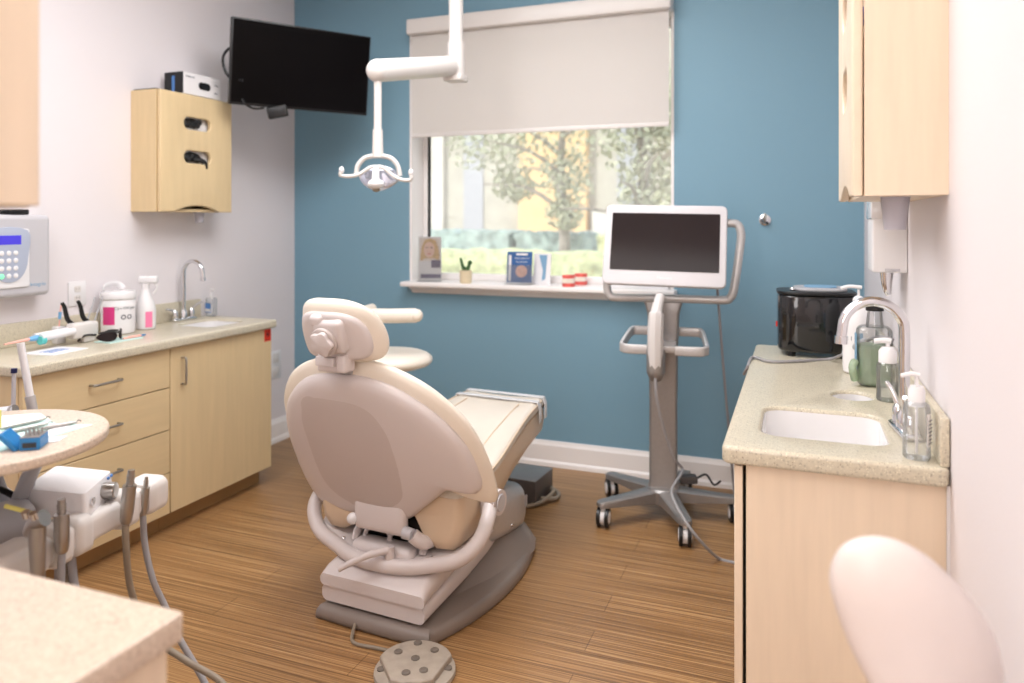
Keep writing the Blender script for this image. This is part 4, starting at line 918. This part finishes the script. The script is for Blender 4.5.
# soap bottles
def pump_head(o, z, r, m, reach=.035, a=PI):
    b = MB(); b.lathe([(r*.62, z), (r*.62, z+.022), (r*.45, z+.03), (r*.2, z+.034), (.001, z+.034)], 20); b.cyl((0, 0, z+.03), (0, 0, z+.055), .004)
    b.tube([(-.01*math.cos(a), -.01*math.sin(a), z+.062), (reach*.5*math.cos(a), reach*.5*math.sin(a), z+.064), (reach*math.cos(a), reach*math.sin(a), z+.056)], .006, 8, 4)
    return b.obj('pump', m, o)
def bottle_prof(r, h): return [(r*.9, 0), (r, .004), (r, h*.86), (r*.9, h*.93), (r*.5, h), (.001, h)]
o = thing('sanitizer_bottle', 'clear pump sanitizer bottle at the near corner of the right counter', 'bottle', (.238, 1.80, ZC))
MB().lathe(bottle_prof(.027, .125), 28).obj('body', M['gel'], o)
b = MB(); b.lathe([(.017, .112), (.017, .145), (.013, .155), (.001, .155)], 20); b.cyl((0, 0, .15), (0, 0, .175), .004); b.tube([(.006, 0, .177), (-.01, .0, .18), (-.03, -.004, .175)], .005, 8, 4); b.cyl((0, 0, .01), (0, 0, .11), .003); b.obj('pump', M['white'], o)
wrap_label(.0274, -.9, .2, .03, .10).obj('back_label', M['paper'], o)
b = MB()
for k in range(7): b.box(-.010, .010, -.0003, .0003, .036+.008*k, .038+.008*k, 0, 1, T(.0276*math.cos(-.45), .0276*math.sin(-.45), 0) @ Matrix.Rotation(-.45+PI/2, 4, 'Z'))
b.obj('small_print', M['inkgrey'], o, smooth=False)
o = thing('soap_bottle', 'clear foaming soap bottle with white pump behind the right faucet', 'bottle', (.238, 2.345, ZC))
MB().lathe(bottle_prof(.030, .115), 28).obj('body', M['clear'], o); MB().lathe([(.027, .003), (.027, .05), (.001, .05)], 24).obj('liquid', M['gel'], o)
b = MB(); b.lathe([(.024, .108), (.024, .14), (.016, .152), (.001, .153)], 20); b.cyl((0, 0, .15), (0, 0, .165), .006); b.tube([(.008, 0, .168), (-.01, 0, .17), (-.035, 0, .166)], .008, 8, 4); b.obj('pump', M['white'], o)
o = thing('mouthwash_bottle', 'clear handled jug half full of green mouthwash with black cap', 'bottle', (.222, 2.545, ZC))
b = MB(); b.plate([rrect(-.052, .048, -.045, .045, .03)], .185, .018, T(0, 0, 0), 4); b.cyl((0, 0, .18), (0, 0, .235), .026, .02); b.obj('jug', M['clear'], o, 60)
b = MB(); b.plate([rrect(-.048, .044, -.041, .041, .028)], .125, .014, T(0, 0, .004), 4); b.obj('liquid', M['greenliq'], o, 60)
MB().cyl((0, 0, .232), (0, 0, .272), .026).obj('cap', M['black'], o)
MB().box(-.0535, -.0525, -.03, .03, .05, .16).obj('label_sticker', M['inkblue'], o, smooth=False)
b = MB(); b.tube([(-.058, -.03, .02), (-.066, -.045, .06), (-.058, -.03, .075)], .012, 8, 4); b.obj('grip_ridge', M['greenliq'], o, 60)
o = thing('lotion_bottle', 'tall white pump lotion bottle beside the black sterilizer', 'bottle', (.190, 2.735, ZC))
MB().lathe([(.04, 0), (.048, .006), (.05, .03), (.05, .17), (.043, .205), (.025, .222), (.018, .23), (.001, .23)], 32).obj('body', M['white'], o)
pump_head(o, .225, .03, M['white'], .055, PI*.95)
va2 = math.radians(-125)
wrap_label(.0505, va2-.5, va2+.9, .03, .16).obj('label_sticker', M['paper'], o)
wrap_text('1:1', .0509, va2-.15, .12, .02, M['inkgrey'], o); wrap_label(.0508, va2+.3, va2+.8, .04, .14).obj('blue_print', M['inkblue'], o)
# sterilizer
so_ = thing('sterilizer', 'glossy black rounded tabletop unit with clear lid on the right counter', 'sterilizer', (.062, 3.075, ZC), .06)
ol = rrect(-.138, .138, -.115, .115, .07, 8)
b = MB(); b.plate([ol], .215, .012, T(0, 0, .018), 3); b.obj('body', M['blackgloss'], so_, 50)
b = MB()
for x in (-.09, .09):
    for y in (-.07, .07): b.cyl((x, y, 0), (x, y, .02), .016)
b.obj('feet', M['black'], so_)
MB().plate([rrect(-.14, .14, -.117, .117, .072, 8)], .012, .004, T(0, 0, .232), 3).obj('rim', M['black'], so_, 50)
ld = MB().plate([rrect(-.09, .10, -.085, .085, .06, 8)], .014, .006, T(.01, 0, .243), 3).obj('lid', M['grey'], so_, 50)
MB().plate([rrect(-.05, .065, -.05, .05, .03, 8)], .004, .001, T(.01, 0, .257), 3).obj('lid_window', M['inkblue'], ld, 50)
MB().sphere((-.085, -.06, .25), .01).obj('lid_knob', M['chrome'], so_)
MB().box(-.143, -.138, -.02, .0, .10, .12, .002).obj('switch', M['red'], so_)
# handpiece cable across the counter
tag(MB().tube([onz(744, 374, ZC-.05), onz(748, 366, ZC-.008), (-.155, 2.87, ZC+.007), onz(770, 361.5, ZC+.006), onz(800, 361, ZC+.006), onz(830, 359, ZC+.006), at(846, 353, 2.55), at(852, 350, 2.5), at(868, 340, 2.35), at(880, 337, 2.25), at(893, 340, 2.2)], .0055, 8, 6).obj('grey_cable', M['rubber']), 'grey cord lying across the right counter to its edge', 'cord')
o = thing('cord_plug', 'grey ribbed plug on the cord in front of the lotion bottle', 'plug', tuple(at(852, 349, 2.48)))
pa, pb = at(845, 353.5, 2.54)-Vector(o.location), at(866, 341, 2.37)-Vector(o.location)
b = MB(); b.tube([pa, pa.lerp(pb, .15), pa.lerp(pb, .8), pb], lambda t: .008 if t < .05 or t > .95 else .0125, 12, 4); b.obj('plug_body', M['grey'], o)
# towel dispenser on the right wall
tdn = thing('wall_dispenser', 'white soap dispenser on the right wall below the cabinet', 'dispenser', (XR, 2.47, 1.19))
MB().box(-.092, 0, -.08, .08, .01, .23, .006, 3).obj('housing', M['white'], tdn)
MB().box(-.096, -.01, -.083, .083, .165, .225, .005, 3).obj('cover_top', M['whitegloss'], tdn)
MB().box(-.06, -.02, -.0815, -.080, .014, .022, .001).obj('logo_plate', M['greypale'], tdn)
b = MB(); b.tube([(-.05, -.03, .012), (-.05, -.03, -.02), (-.048, -.03, -.045), (-.044, -.03, -.058)], lambda t: .019-.012*t, 16, 4, flat=.6); b.obj('spout_lever', M['chrome'], tdn, 60)

# ------------------------------------------------------------------ delivery unit (left foreground)
du = thing('delivery_unit', 'dental delivery unit with beige tray and handpieces at the left edge', 'delivery unit', (-1.72, 1.12, 0))
DO = Vector(du.location)
def dl_(p): return Vector(p)-DO
ZT = .91
TC = Vector((-1.552, 1.012, 0))-DO
trc = [(TC.x+.234*math.cos(a), TC.y+.234*math.sin(a)) for a in [2*PI*k/56 for k in range(56)]]
b = MB(); b.plate([[(x*1.0, y) for x, y in trc]], .022, .006, T(0, 0, ZT-.022), 3); b.obj('tray', M['stonepale'], du, 50)
b = MB()
for u, v0 in ((41, 470), (12, 470)): pass
b.cyl((TC.x-.03, TC.y, ZT-.022), (-.02, .0, .12), .02); b.cyl((TC.x+.06, TC.y+.10, ZT-.022), (.03, .03, .62), .016); b.obj('post', M['grey'], du)
MB().lathe([(.24, 0), (.24, .03), (.2, .05), (.05, .11), (.03, .13), (.001, .13)], 36, T(-.02, .02, 0)).obj('floor_base', M['greypale'], du)
for p0, p1 in (((TC.x-.08, TC.y+.06, .89), (.0, .08, .64)), ((TC.x+.0, TC.y+.12, .89), (.06, .06, .62))): MB().cyl(p0, p1, .012).obj('strut', M['grey'], du)
# unit head under the tray
b = MB(); b.box(-.16, .10, -.11, .08, .585, .70, .02, 3, Matrix.Rotation(-.5, 4, 'Z')); b.obj('unit_head', M['grey'], du)
ca = onz(12, 528, .64); b = MB(); b.tube([dl_(at(-40, 540, 1.5)), dl_(at(20, 524, 1.62))], .055, 20, 1); b.obj('swing_arm', M['grey'], du)
# holder bar
zb = .675
def on_bar(u): return dl_(onz(u, 492+(150-u)*.535, zb))
B0, B1 = on_bar(-30), on_bar(156); dB = (B1-B0).normalized(); nB = Vector((0, 0, 1)).cross(dB)
b = MB()
def barseg(p, q, r):
    rings = []
    n = 6
    for i in range(n+1):
        t = i/n; c = p.lerp(q, t); k = r*(.82 if i in (0, n) else 1)
        rings.append([c+nB*(x*k)+Vector((0, 0, z*k)) for x, z in rrect(-1, 1, -1, 1, .5, 4)])
    b.ring_sweep(rings)
Lb = (B1-B0).length
barseg(B0, on_bar(150), .030)
for f0, f1 in ((-30, 36), (41, 60), (63, 80), (110, 127), (137, 156)): barseg(on_bar(f0), on_bar(f1), .041)
b.obj('holder_bar', M['offwhite'], du, 50)
def hpiece(name, label, uv0, uv1, s, r, m, tip):
    p0, p1 = at(*uv0, s), at(*uv1, s)   # top, bottom
    o = thing(name, label, 'handpiece', tuple(p1), 0, 'handpiece couplers in the holder bar'); q = p0-p1
    b = MB(); b.tube([(0, 0, 0), q*.1, q*.55, q*.72], lambda t: r*(.6+.4*min(1, t*2.2)), 16, 3); b.obj('sleeve', m, o)
    b = MB(); b.tube([q*.70, q*.74, q*.92, q], lambda t: r*(.52 if tip else .42), 14, 2)
    for k in range(3): 
        c = q*(.76+.06*k); b.tube([c, c+q*.025], r*.62, 14, 1)
    b.obj('coupling', M['steel'], o); return o, p1
h1, e1 = hpiece('handpiece_coupler', 'steel handpiece coupler in the bar beside the white control box', (61.5, 499), (62, 553), 1.505, .0145, M['steel'], 1)
h2, e2 = hpiece('handpiece_coupler', 'tall steel handpiece coupler near the far end of the holder bar', (131.5, 470), (125.5, 524), 1.68, .0145, M['steel'], 1)
h3, e3 = hpiece('handpiece_coupler', 'slim steel handpiece coupler at the far end of the holder bar', (146.5, 477), (143, 516), 1.78, .0095, M['steel'], 0)
sy = thing('air_water_syringe', 'steel air and water syringe nearest the peninsula counter', 'syringe', tuple(at(38, 572, 1.42)))
q = at(37, 526, 1.42)-Vector(sy.location); b = MB(); b.tube([(0, 0, -.02), q*.3, q], lambda t: .012+.004*t, 16, 4); b.obj('barrel', M['steel'], sy)
b = MB(); b.tube([q+Vector((-.014, 0, -.014)), q+Vector((-.002, 0, .006)), q+Vector((.014, .005, .016))], .0165, 14, 4); b.obj('head', M['steel'], sy)
for s in (-1, 1): MB().cyl(q+Vector((.010*s, -.012, .020)), q+Vector((.010*s, -.016, .032)), .0075).obj('button', M['chrome'], sy)
MB().tube([q+Vector((-.012, .012, .012)), at(24, 511, 1.46)-Vector(sy.location), at(5, 506, 1.46)-Vector(sy.location)], .0045, 8, 4).obj('yellow_tip', M['yellow'], sy)
def hose(label, pts, m, r=.0075):
    tag(MB().tube(pts, r, 10, 7).obj('handpiece_hose', m), label, 'hose', 'hoses of the delivery unit')
back = Vector((-1.55, 1.05, .55))
hose('taupe hose hanging from the tall coupler into a low loop', [e2+Vector((0, 0, .005)), at(126, 545, 1.68), at(131, 590, 1.70), at(150, 634, 1.72), at(185, 660, 1.68), at(225, 686, 1.66), at(240, 730, 1.6), at(170, 800, 1.5), at(90, 720, 1.5), at(70, 620, 1.56), at(66, 560, 1.62)], M['taupe'])
hose('grey hose hanging from the slim coupler crossing the taupe hose', [e3+Vector((0, 0, .005)), at(145, 545, 1.78), at(153, 580, 1.77), at(165, 606, 1.77), at(178, 636, 1.74), at(207, 688, 1.70), at(220, 740, 1.62), at(150, 810, 1.5), at(80, 720, 1.5), at(60, 640, 1.58), at(58, 560, 1.64)], M['rubber'])
hose('grey hose below the coupler beside the white control box', [e1+Vector((0, 0, .008)), at(61, 575, 1.50), at(60, 620, 1.5), at(55, 700, 1.5), at(40, 760, 1.5)], M['rubber'])
hose('short grey hose looping behind the bar next to the peninsula', [at(70, 545, 1.60), at(73, 575, 1.60), at(76, 610, 1.58), at(70, 700, 1.55)], M['rubber'], .009)
# control box
kb_ = thing('control_box', 'white desktop control box with silver knob on the delivery unit', 'control box', tuple((onz(22.5, 488, .757)+onz(112, 470.5, .757))/2-Vector((0, 0, .057))))
KO = Vector(kb_.location)
tp = [onz(22.5, 488, .757)-KO, onz(85, 494, .757)-KO, onz(112, 470.5, .757)-KO, onz(56, 465, .757)-KO]
ctr = sum(tp, Vector())/4
b = MB(); rings = []
for z, k in ((-.0, 1.06), (.004, 1.075), (.03, 1.03), (.050, 1.0), (.056, .985), (.057, .95)):
    P = [Vector((ctr.x+(p.x-ctr.x)*k, ctr.y+(p.y-ctr.y)*k, z)) for p in tp]; ring = []
    for i in range(4):
        a, c_, d_ = P[i-1], P[i], P[(i+1) % 4]; va_, vb_ = (a-c_).normalized()*.012, (d_-c_).normalized()*.012
        for t in (0, .25, .5, .75, 1): ring.append((c_+va_)*(1-t)**2+c_*2*t*(1-t)+(c_+vb_)*t*t)
    rings.append(ring)
b.ring_sweep(rings); bo = b.obj('casing', M['white'], kb_, 50)
e_ = (tp[2]-tp[1]); nrm_ = Vector((e_.y, -e_.x, 0)).normalized(); mid = tp[1].lerp(tp[2], .62); mid.z = .03
mid += nrm_*.006
MB().lathe([(.018, -.004), (.019, .004), (.018, .022), (.016, .024), (.001, .0245)], 32, frame(mid, e_, (0, 0, 1))).obj('knob', M['steel'], kb_)
j = tp[1].lerp(tp[2], .18); j.z = .03; j += nrm_*.006
MB().lathe([(.009, -.003), (.009, .002), (.005, .002), (.001, .0015)], 24, frame(j, e_, (0, 0, 1))).obj('jack', M['chrome'], kb_)
for f in (.80, .92):
    j2 = tp[1].lerp(tp[2], f); j2.z = .049; j2 += nrm_*.003; MB().sphere(j2, .0035).obj('indicator', M['ink'], kb_)
kbc = tag(MB().tube([KO+tp[0]+Vector((0.0, 0, -.03)), at(2, 490, 1.62), at(-20, 486, 1.64), at(-40, 500, 1.65)], .007, 8, 5).obj('control_lead', M['black']), 'black lead plugged into the rear of the white control box', 'cable')
# things on the tray
def ontray(u, v, z=ZT): return onz(u, v, z)
def sheet(name, label, uv, m, z, cat):
    P = [ontray(*p, z=z) for p in uv]; c = sum(P, Vector())/len(P)
    b = MB(); b.ring_sweep([[p-c+Vector((0, 0, 0)) for p in P], [p-c+Vector((0, 0, .0012)) for p in P]]); o = b.obj(name, m, smooth=False); o.location = c
    return tag(o, label, cat)
sheet('tray_paper', 'mint tray paper covering the left half of the beige tray', [(-40, 440), (-20, 418), (40, 413.5), (56, 424), (93, 425), (40, 441), (0, 452)], M['mint'], ZT+.0002, 'paper')
sheet('gauze_pad', 'white gauze strip on the mint tray paper', [(30, 438), (60, 426), (80, 427), (44, 438.5)], M['paper'], ZT+.0016, 'gauze')
sheet('gauze_pad', 'small white paper square right of the blue bur block', [(47, 438), (68, 436), (58, 442), (42, 443)], M['paper'], ZT+.0002, 'gauze')
def probe(label, u0, v0, u1, v1):
    a, c = ontray(u0, v0, ZT+.006), ontray(u1, v1, ZT+.006); o = thing('dental_probe', label, 'dental instrument', tuple((a+c)/2), 0, 'steel probes on the tray'); q = (c-a)/2
    MB().tube([-q, -q*.6, q*.6, q], lambda t: .0042 if .2 < t < .8 else .0022, 10, 1).obj('shaft', M['steel'], o)
    b = MB(); b.tube([q, q*1.06+Vector((0, 0, .004)), q*1.08+Vector((0, .006, 0))], .0014, 6, 4); b.obj('tip', M['steel'], o)
probe('steel probe lying farthest back on the tray paper', 0, 428.5, 46, 418.5)
probe('steel probe with blue ring lying nearest the bur block on the tray', -10, 436, 48, 423.5)
probe('short steel probe lying at the front right of the tray paper', 40, 429, 77, 422)
# blue bur block, lid open
bb = thing('bur_block', 'blue plastic bur block with lid open on the tray', 'bur block', tuple(ontray(34, 447)), .62)
b = MB(); b.box(-.018, .018, -.024, .024, 0, .024, .002, 1); b.obj('base', M['bluepl'], bb)
b = MB(); b.box(-.012, .012, -.0246, -.0241, .005, .015); b.obj('slot', M['black'], bb, smooth=False)
for i in range(4):
    for k in range(2): MB().cyl((-.011+.0075*i, -.008+.016*k, .024), (-.011+.0075*i, -.008+.016*k, .036), .0018).obj('bur', M['steel'], bb)
MB().box(-.017, .017, -.023, .023, .0242, .0248).obj('steel_top', M['gun'], bb, smooth=False)
MB().box(-.005, .005, -.024, .024, 0, .045, .002, 1, T(-.022, 0, .0) @ Matrix.Rotation(-.75, 4, 'Y')).obj('lid', M['bluepl'], bb)
# suction instruments behind the tray
su = thing('suction_tip', 'white suction tube standing behind the tray in a grey valve', 'suction tip', tuple(at(33.5, 418, 1.98)))
q0, q1, q2 = [at(u, v, 1.98)-Vector(su.location) for u, v in ((20.5, 343), (30, 396), (34, 418))]
b = MB(); b.tube([q1, q1.lerp(q0, .5), q0], .0095, 14, 3); b.obj('tube', M['white'], su); b = MB(); b.tube([q2, q2.lerp(q1, .5), q1], .0125, 14, 3); b.obj('valve', M['gunlt'], su)
se = thing('saliva_ejector', 'thin clear ejector stick with navy tip left of the suction tube', 'suction tip', tuple(at(13, 416, 1.95)))
q0 = at(14, 372, 1.95)-Vector(se.location); b = MB(); b.cyl((0, 0, 0), q0, .0055, .005); b.obj('stick', M['greypale'], se); MB().cyl(q0*.98, q0*1.08, .0075).obj('tip', M['navy'], se)
hb = thing('instrument_holder', 'short grey cylinder holder at the back of the tray', 'holder', tuple(at(2, 416, 1.86)))
b = MB(); b.tube([at(-40, 419, 1.86)-Vector(hb.location), at(13, 413, 1.9)-Vector(hb.location)], .019, 16, 1); b.obj('holder_body', M['greypale'], hb)
MB().tube([at(11.5, 413, 1.9)-Vector(hb.location), at(14, 412.8, 1.9)-Vector(hb.location)], .021, 16, 1).obj('end_ring', M['gun'], hb)
b = MB(); b.cyl((-.0, .0, -.02), dl_(Vector((DO.x-.02, DO.y+.02, .80)))+DO-Vector(hb.location), .008); b.obj('bracket', M['grey'], hb)
yc_ = thing('sticky_note_pad', 'pale yellow note pad standing at the left edge of the tray', 'note pad', tuple(ontray(-8, 430)), .3)
MB().box(-.03, .012, -.012, .012, 0, .04, .001).obj('pad_block', M['yellow'], yc_, smooth=False)

# ------------------------------------------------------------------ peninsula in the near left
pt_ = countertop('countertop', 'pale speckled peninsula countertop in the near left foreground', -1.36, -.7475, Y0, .749, [], M['stonepale'], (.007,), .84, .037, .004)
pcx = thing('peninsula_cabinet', 'pale maple base cabinet below the near left peninsula counter', 'cabinet', (-1.06, -.4, 0))
MB().box(-.29, .275, Y0+.41, .738+.4, .09, .802).obj('carcass', M['maplepale'], pcx, smooth=False)
MB().box(-.29, .22, Y0+.41, .70+.4, 0, .089).obj('toe_kick', M['kick'], pcx, smooth=False)
for k in range(3):
    d_ = MB().box(.276, .294, -1.0+.7*k, -.305+.7*k+(.043 if k == 2 else 0), .1, .795, .0015, 1).obj('door', M['maplepale'], pcx)
    b = MB(); b.tube([(.293, -.36+.7*k, .6), (.315, -.36+.7*k, .605), (.318, -.36+.7*k, .62), (.318, -.36+.7*k, .69), (.315, -.36+.7*k, .705), (.293, -.36+.7*k, .71)], .005, 8, 3); b.obj('handle', M['steel'], d_)
sheet_ = MB(); sheet_.plate([rrect(-1.30, -1.058, .60, .705, .01)], .0015, 0, T(0, 0, .8402)); tag(sheet_.obj('mint_napkin', M['mint'], smooth=False), 'mint napkin at the far left edge of the peninsula counter', 'napkin')
uc = thing('upper_cabinet', 'pale maple upper cabinet in the top left corner above the peninsula', 'cabinet', (-1.1, 0, 1.366))
MB().box(-.258, .225, -1.4, .632, 0, 1.0, .002, 1).obj('carcass', M['maplepale'], uc)
for k in range(3): MB().box(.226, .244, -1.40+.678*k, -.725+.678*k, .002, .998, .002, 1).obj('door', M['maplepale'], uc)

# ------------------------------------------------------------------ operator stool in the near right
os_ = thing('operator_stool', 'cream vinyl operator stool with oval backrest in the near right corner', 'stool', (.045, .86, 0))
def orl(p): return Vector(p)-Vector(os_.location)
ox, oy = Vector((.9329, .3602, 0)), Vector((.3602, -.9329, 0))
px = [(834, 560), (846, 541), (868, 532.5), (893, 536), (922, 553), (955, 585), (985, 625), (1002, 662), (1008, 700), (985, 735), (945, 745), (905, 730), (872, 695), (850, 655), (836, 615), (830, 585)]
s_st = .93
px = [(u+9-(4 if u > 980 else 0)*0, v+6) for u, v in px]
pl = [((u-512)/F*s_st, CH+(HZ-v)/F*s_st) for u, v in px]
fw = Vector((-.3602, .9329, 0))
cxm = sum(p[0] for p in pl)/len(pl)
def smap(x, z): 
    p = fw*(s_st+.10*((x-cxm)/.13)**2*.5)+ox*x; return (p.x-os_.location.x, p.y-os_.location.y, z)
MB().pad(pl, smap, .03, .036, 3.2, 8).obj('backrest', M['stoolvinyl'], os_, 80)
b = MB(); b.pad(oval(0, 0, .185, .185, 28), lambda x, y: (x, y, .50), .04, .04, 4, 7, smooth=1); b.obj('seat', M['stoolvinyl'], os_, 70)
bc = Vector(smap(cxm, .72)); b = MB(); b.tube([bc+Vector((.0, .02, .0)), bc+Vector((.0, .03, -.12)), Vector((bc.x*.6, bc.y*.6, .445)), (0, 0, .445)], .014, 10, 5); b.obj('back_post', M['chrome'], os_)
b = MB(); b.cyl((0, 0, .46), (0, 0, .28), .022); b.cyl((0, 0, .3), (0, 0, .09), .03); b.obj('gas_column', M['chrome'], os_)
for k in range(5):
    a = 2*PI*k/5+.2; lg = MB().tube([(0, 0, .11), (.10*math.cos(a), .10*math.sin(a), .10), (.19*math.cos(a), .19*math.sin(a), .068)], .016, 10, 4).obj('leg', M['gun'], os_)
    MB().cyl((.19*math.cos(a)-.012*math.sin(a), .19*math.sin(a)+.012*math.cos(a), .028), (.19*math.cos(a)+.012*math.sin(a), .19*math.sin(a)-.012*math.cos(a), .028), .028).obj('caster', M['black'], lg)

# ------------------------------------------------------------------ outdoors
struct(MB().box(-30, 20, D+.2, 40, -.35, -.3).obj('ground', M['ground'], smooth=False))
def hedge(name, label, x0, x1, y0, y1, z1, m, n=10, amp=.06):
    b = MB(); r = bmesh.ops.create_cube(b.bm, size=1)
    bmesh.ops.transform(b.bm, matrix=T((x0+x1)/2, (y0+y1)/2, (z1-.3)/2) @ Matrix.Diagonal((x1-x0, y1-y0, z1+.3, 1)), verts=r['verts'])
    bmesh.ops.subdivide_edges(b.bm, edges=b.bm.edges[:], cuts=n*3, use_grid_fill=True)
    for v in b.bm.verts: v.co += Vector((noise.noise(v.co*7), noise.noise(v.co*7+Vector((9, 0, 0))), noise.noise(v.co*7+Vector((0, 5, 0)))))*amp
    return tag(b.obj(name, m, None, 60), label, 'hedge', 'hedges outside the window')
hedge('clipped_hedge', 'low clipped hedge right outside the window', -4.6, -.6, 7.0, 7.7, 1.02, M['hedge'])
hedge('clipped_hedge', 'grey-green clipped shrub row behind the low hedge, left of the view', -6.6, -4.3, 11.0, 12.0, 1.18, M['hedgeb'])
hedge('clipped_hedge', 'pale rounded shrub behind the low hedge, middle of the view', -4.2, -3.1, 11.0, 12.0, 1.16, M['hedgeb'])
hedge('clipped_hedge', 'yellowish rounded shrub behind the low hedge, right of the view', -2.6, -1.7, 10.0, 11.0, 1.14, M['hedge'])
bd = thing('neighbour_building', 'pale stucco building with an orange wall panel across the street', 'building', (-4, 16, -.3))
MB().box(-5.0, 6.0, 0, 4, 0, 7).obj('wall', M['stuccogrey'], bd, smooth=False)
MB().box(-1.93, -.34, -.25, 0, .9, 6.5).obj('orange_panel', M['orange'], bd, smooth=False)
MB().box(-5.0, -3.9, -.12, 0, 0, 6.5).obj('pale_bay', M['stucco'], bd, smooth=False)
for x0, x1 in ((-3.4, -2.9), (.3, .8)): MB().box(x0, x1, -.03, 0, .4, 6.4).obj('dark_window', M['grey'], bd, smooth=False)
MB().box(-.2, 2.6, -.27, 0, .3, 1.9).obj('light_opening', M['stucco'], bd, smooth=False)
bd2 = tag(MB().box(-16, -9.6, 19, 24, -.3, 5.5).obj('white_building', M['trim'], smooth=False), 'white building in the distance at the left of the window', 'building')
def tree(label, x, y, h, crown, n, seed, m):
    random.seed(seed); o = thing('street_tree', label, 'tree', (x, y, -.3), 0, 'trees outside the window'); b = MB()
    b.tube([(0, 0, 0), (.05, 0, h*.4), (-.03, .05, h*.7), (.05, 0, h)], lambda t: .11-.07*t, 10, 4)
    for k in range(6):
        a = random.uniform(0, 2*PI); b.tube([(0, 0, h*(.45+.08*k)), (.5*math.cos(a), .5*math.sin(a), h*(.55+.08*k)), (1.2*math.cos(a), 1.0*math.sin(a), h*(.56+.09*k))], lambda t: .04-.03*t, 6, 3)
    b.obj('trunk', M['bark'], o); b = MB()
    for (cx, cy, cz_, rx, rz) in crown:
        for k in range(n):
            d = Vector((random.gauss(0, 1), random.gauss(0, 1), random.gauss(0, 1))).normalized()*random.random()**.45
            p = Vector((cx+d.x*rx, cy+d.y*rx, cz_+d.z*rz)); a = Vector((random.gauss(0, 1), random.gauss(0, 1), random.gauss(0, 1))).normalized()*.05; c_ = a.orthogonal().normalized()*.028
            b.quad(p-a, p+c_, p+a, p-c_)
    b.obj('foliage', m, o, smooth=False)
tree('leafy street tree whose branches hang across the middle of the window', -3.3, 10.6, 3.4, [(-1.1, 0, 2.75, .75, .4), (-.75, 0, 2.2, .35, .3), (.0, 0, 3.0, .9, .6), (.1, 0, 2.3, .45, .45), (.05, 0, 1.75, .3, .25)], 380, 3, M['treeleaf'])
tree('denser street tree filling the right side of the window view', -1.75, 9.0, 3.2, [(0, 0, 2.7, .55, .7), (.15, 0, 1.9, .5, .5), (.3, 0, 3.0, .6, .6)], 700, 5, M['treeleaf'])

# ------------------------------------------------------------------ light
def area(name, loc, rot, sx, sy, power, col):
    l = bpy.data.lights.new(name, 'AREA'); l.shape = 'RECTANGLE'; l.size = sx; l.size_y = sy; l.energy = power; l.color = col
    o = bpy.data.objects.new(name, l); C.objects.link(o); o.location = loc; o.rotation_euler = rot; return o
area('ceiling_panel_far', (-1.2, 2.2, HC-.02), (0, 0, 0), 1.4, 1.4, 54, (.98, .985, 1))
area('ceiling_panel_near', (-.7, -.4, HC-.02), (0, 0, 0), 1.6, 1.4, 26, (1, .98, .97))
area('ceiling_panel_left', (-2.2, .9, HC-.02), (0, 0, 0), .9, 1.2, 29, (.99, .985, 1))
area('added_near_fill', (-1.0+.25, Y0+.05, 1.75), (PI/2, 0, PI), 1.3, 1.3, 34, (1, .98, .975)).rotation_euler = (PI/2, 0, 0)  # added unseen fill light that brightens the chair back from behind the camera
sun = bpy.data.lights.new('sun', 'SUN'); sun.energy = 4.5; sun.angle = .02; sun.color = (1, .95, .86)
so2 = bpy.data.objects.new('sun', sun); C.objects.link(so2); so2.rotation_euler = (math.radians(48), 0, math.radians(-35))
wd_ = bpy.data.worlds.new('sky'); sc.world = wd_; wd_.use_nodes = True
nt = wd_.node_tree; bg = nt.nodes['Background']
tcw = nt.nodes.new('ShaderNodeTexCoord'); sx = nt.nodes.new('ShaderNodeSeparateXYZ'); rw = nt.nodes.new('ShaderNodeValToRGB')
nt.links.new(tcw.outputs['Generated'], sx.inputs[0]); nt.links.new(sx.outputs['Z'], rw.inputs[0])
rw.color_ramp.elements[0].position = .0; rw.color_ramp.elements[0].color = (1, .99, .97, 1); rw.color_ramp.elements[1].position = .8; rw.color_ramp.elements[1].color = (.72, .84, 1, 1)
nt.links.new(rw.outputs[0], bg.inputs['Color']); bg.inputs['Strength'].default_value = 2.2
sc.view_settings.view_transform = 'Standard'; sc.view_settings.look = 'None'; sc.view_settings.exposure = 0; sc.view_settings.gamma = 1
sc.cycles.use_denoising = True
sc.cycles.max_bounces = 10; sc.cycles.diffuse_bounces = 5; sc.cycles.transparent_max_bounces = 16
sc.cycles.sample_clamp_indirect = 8
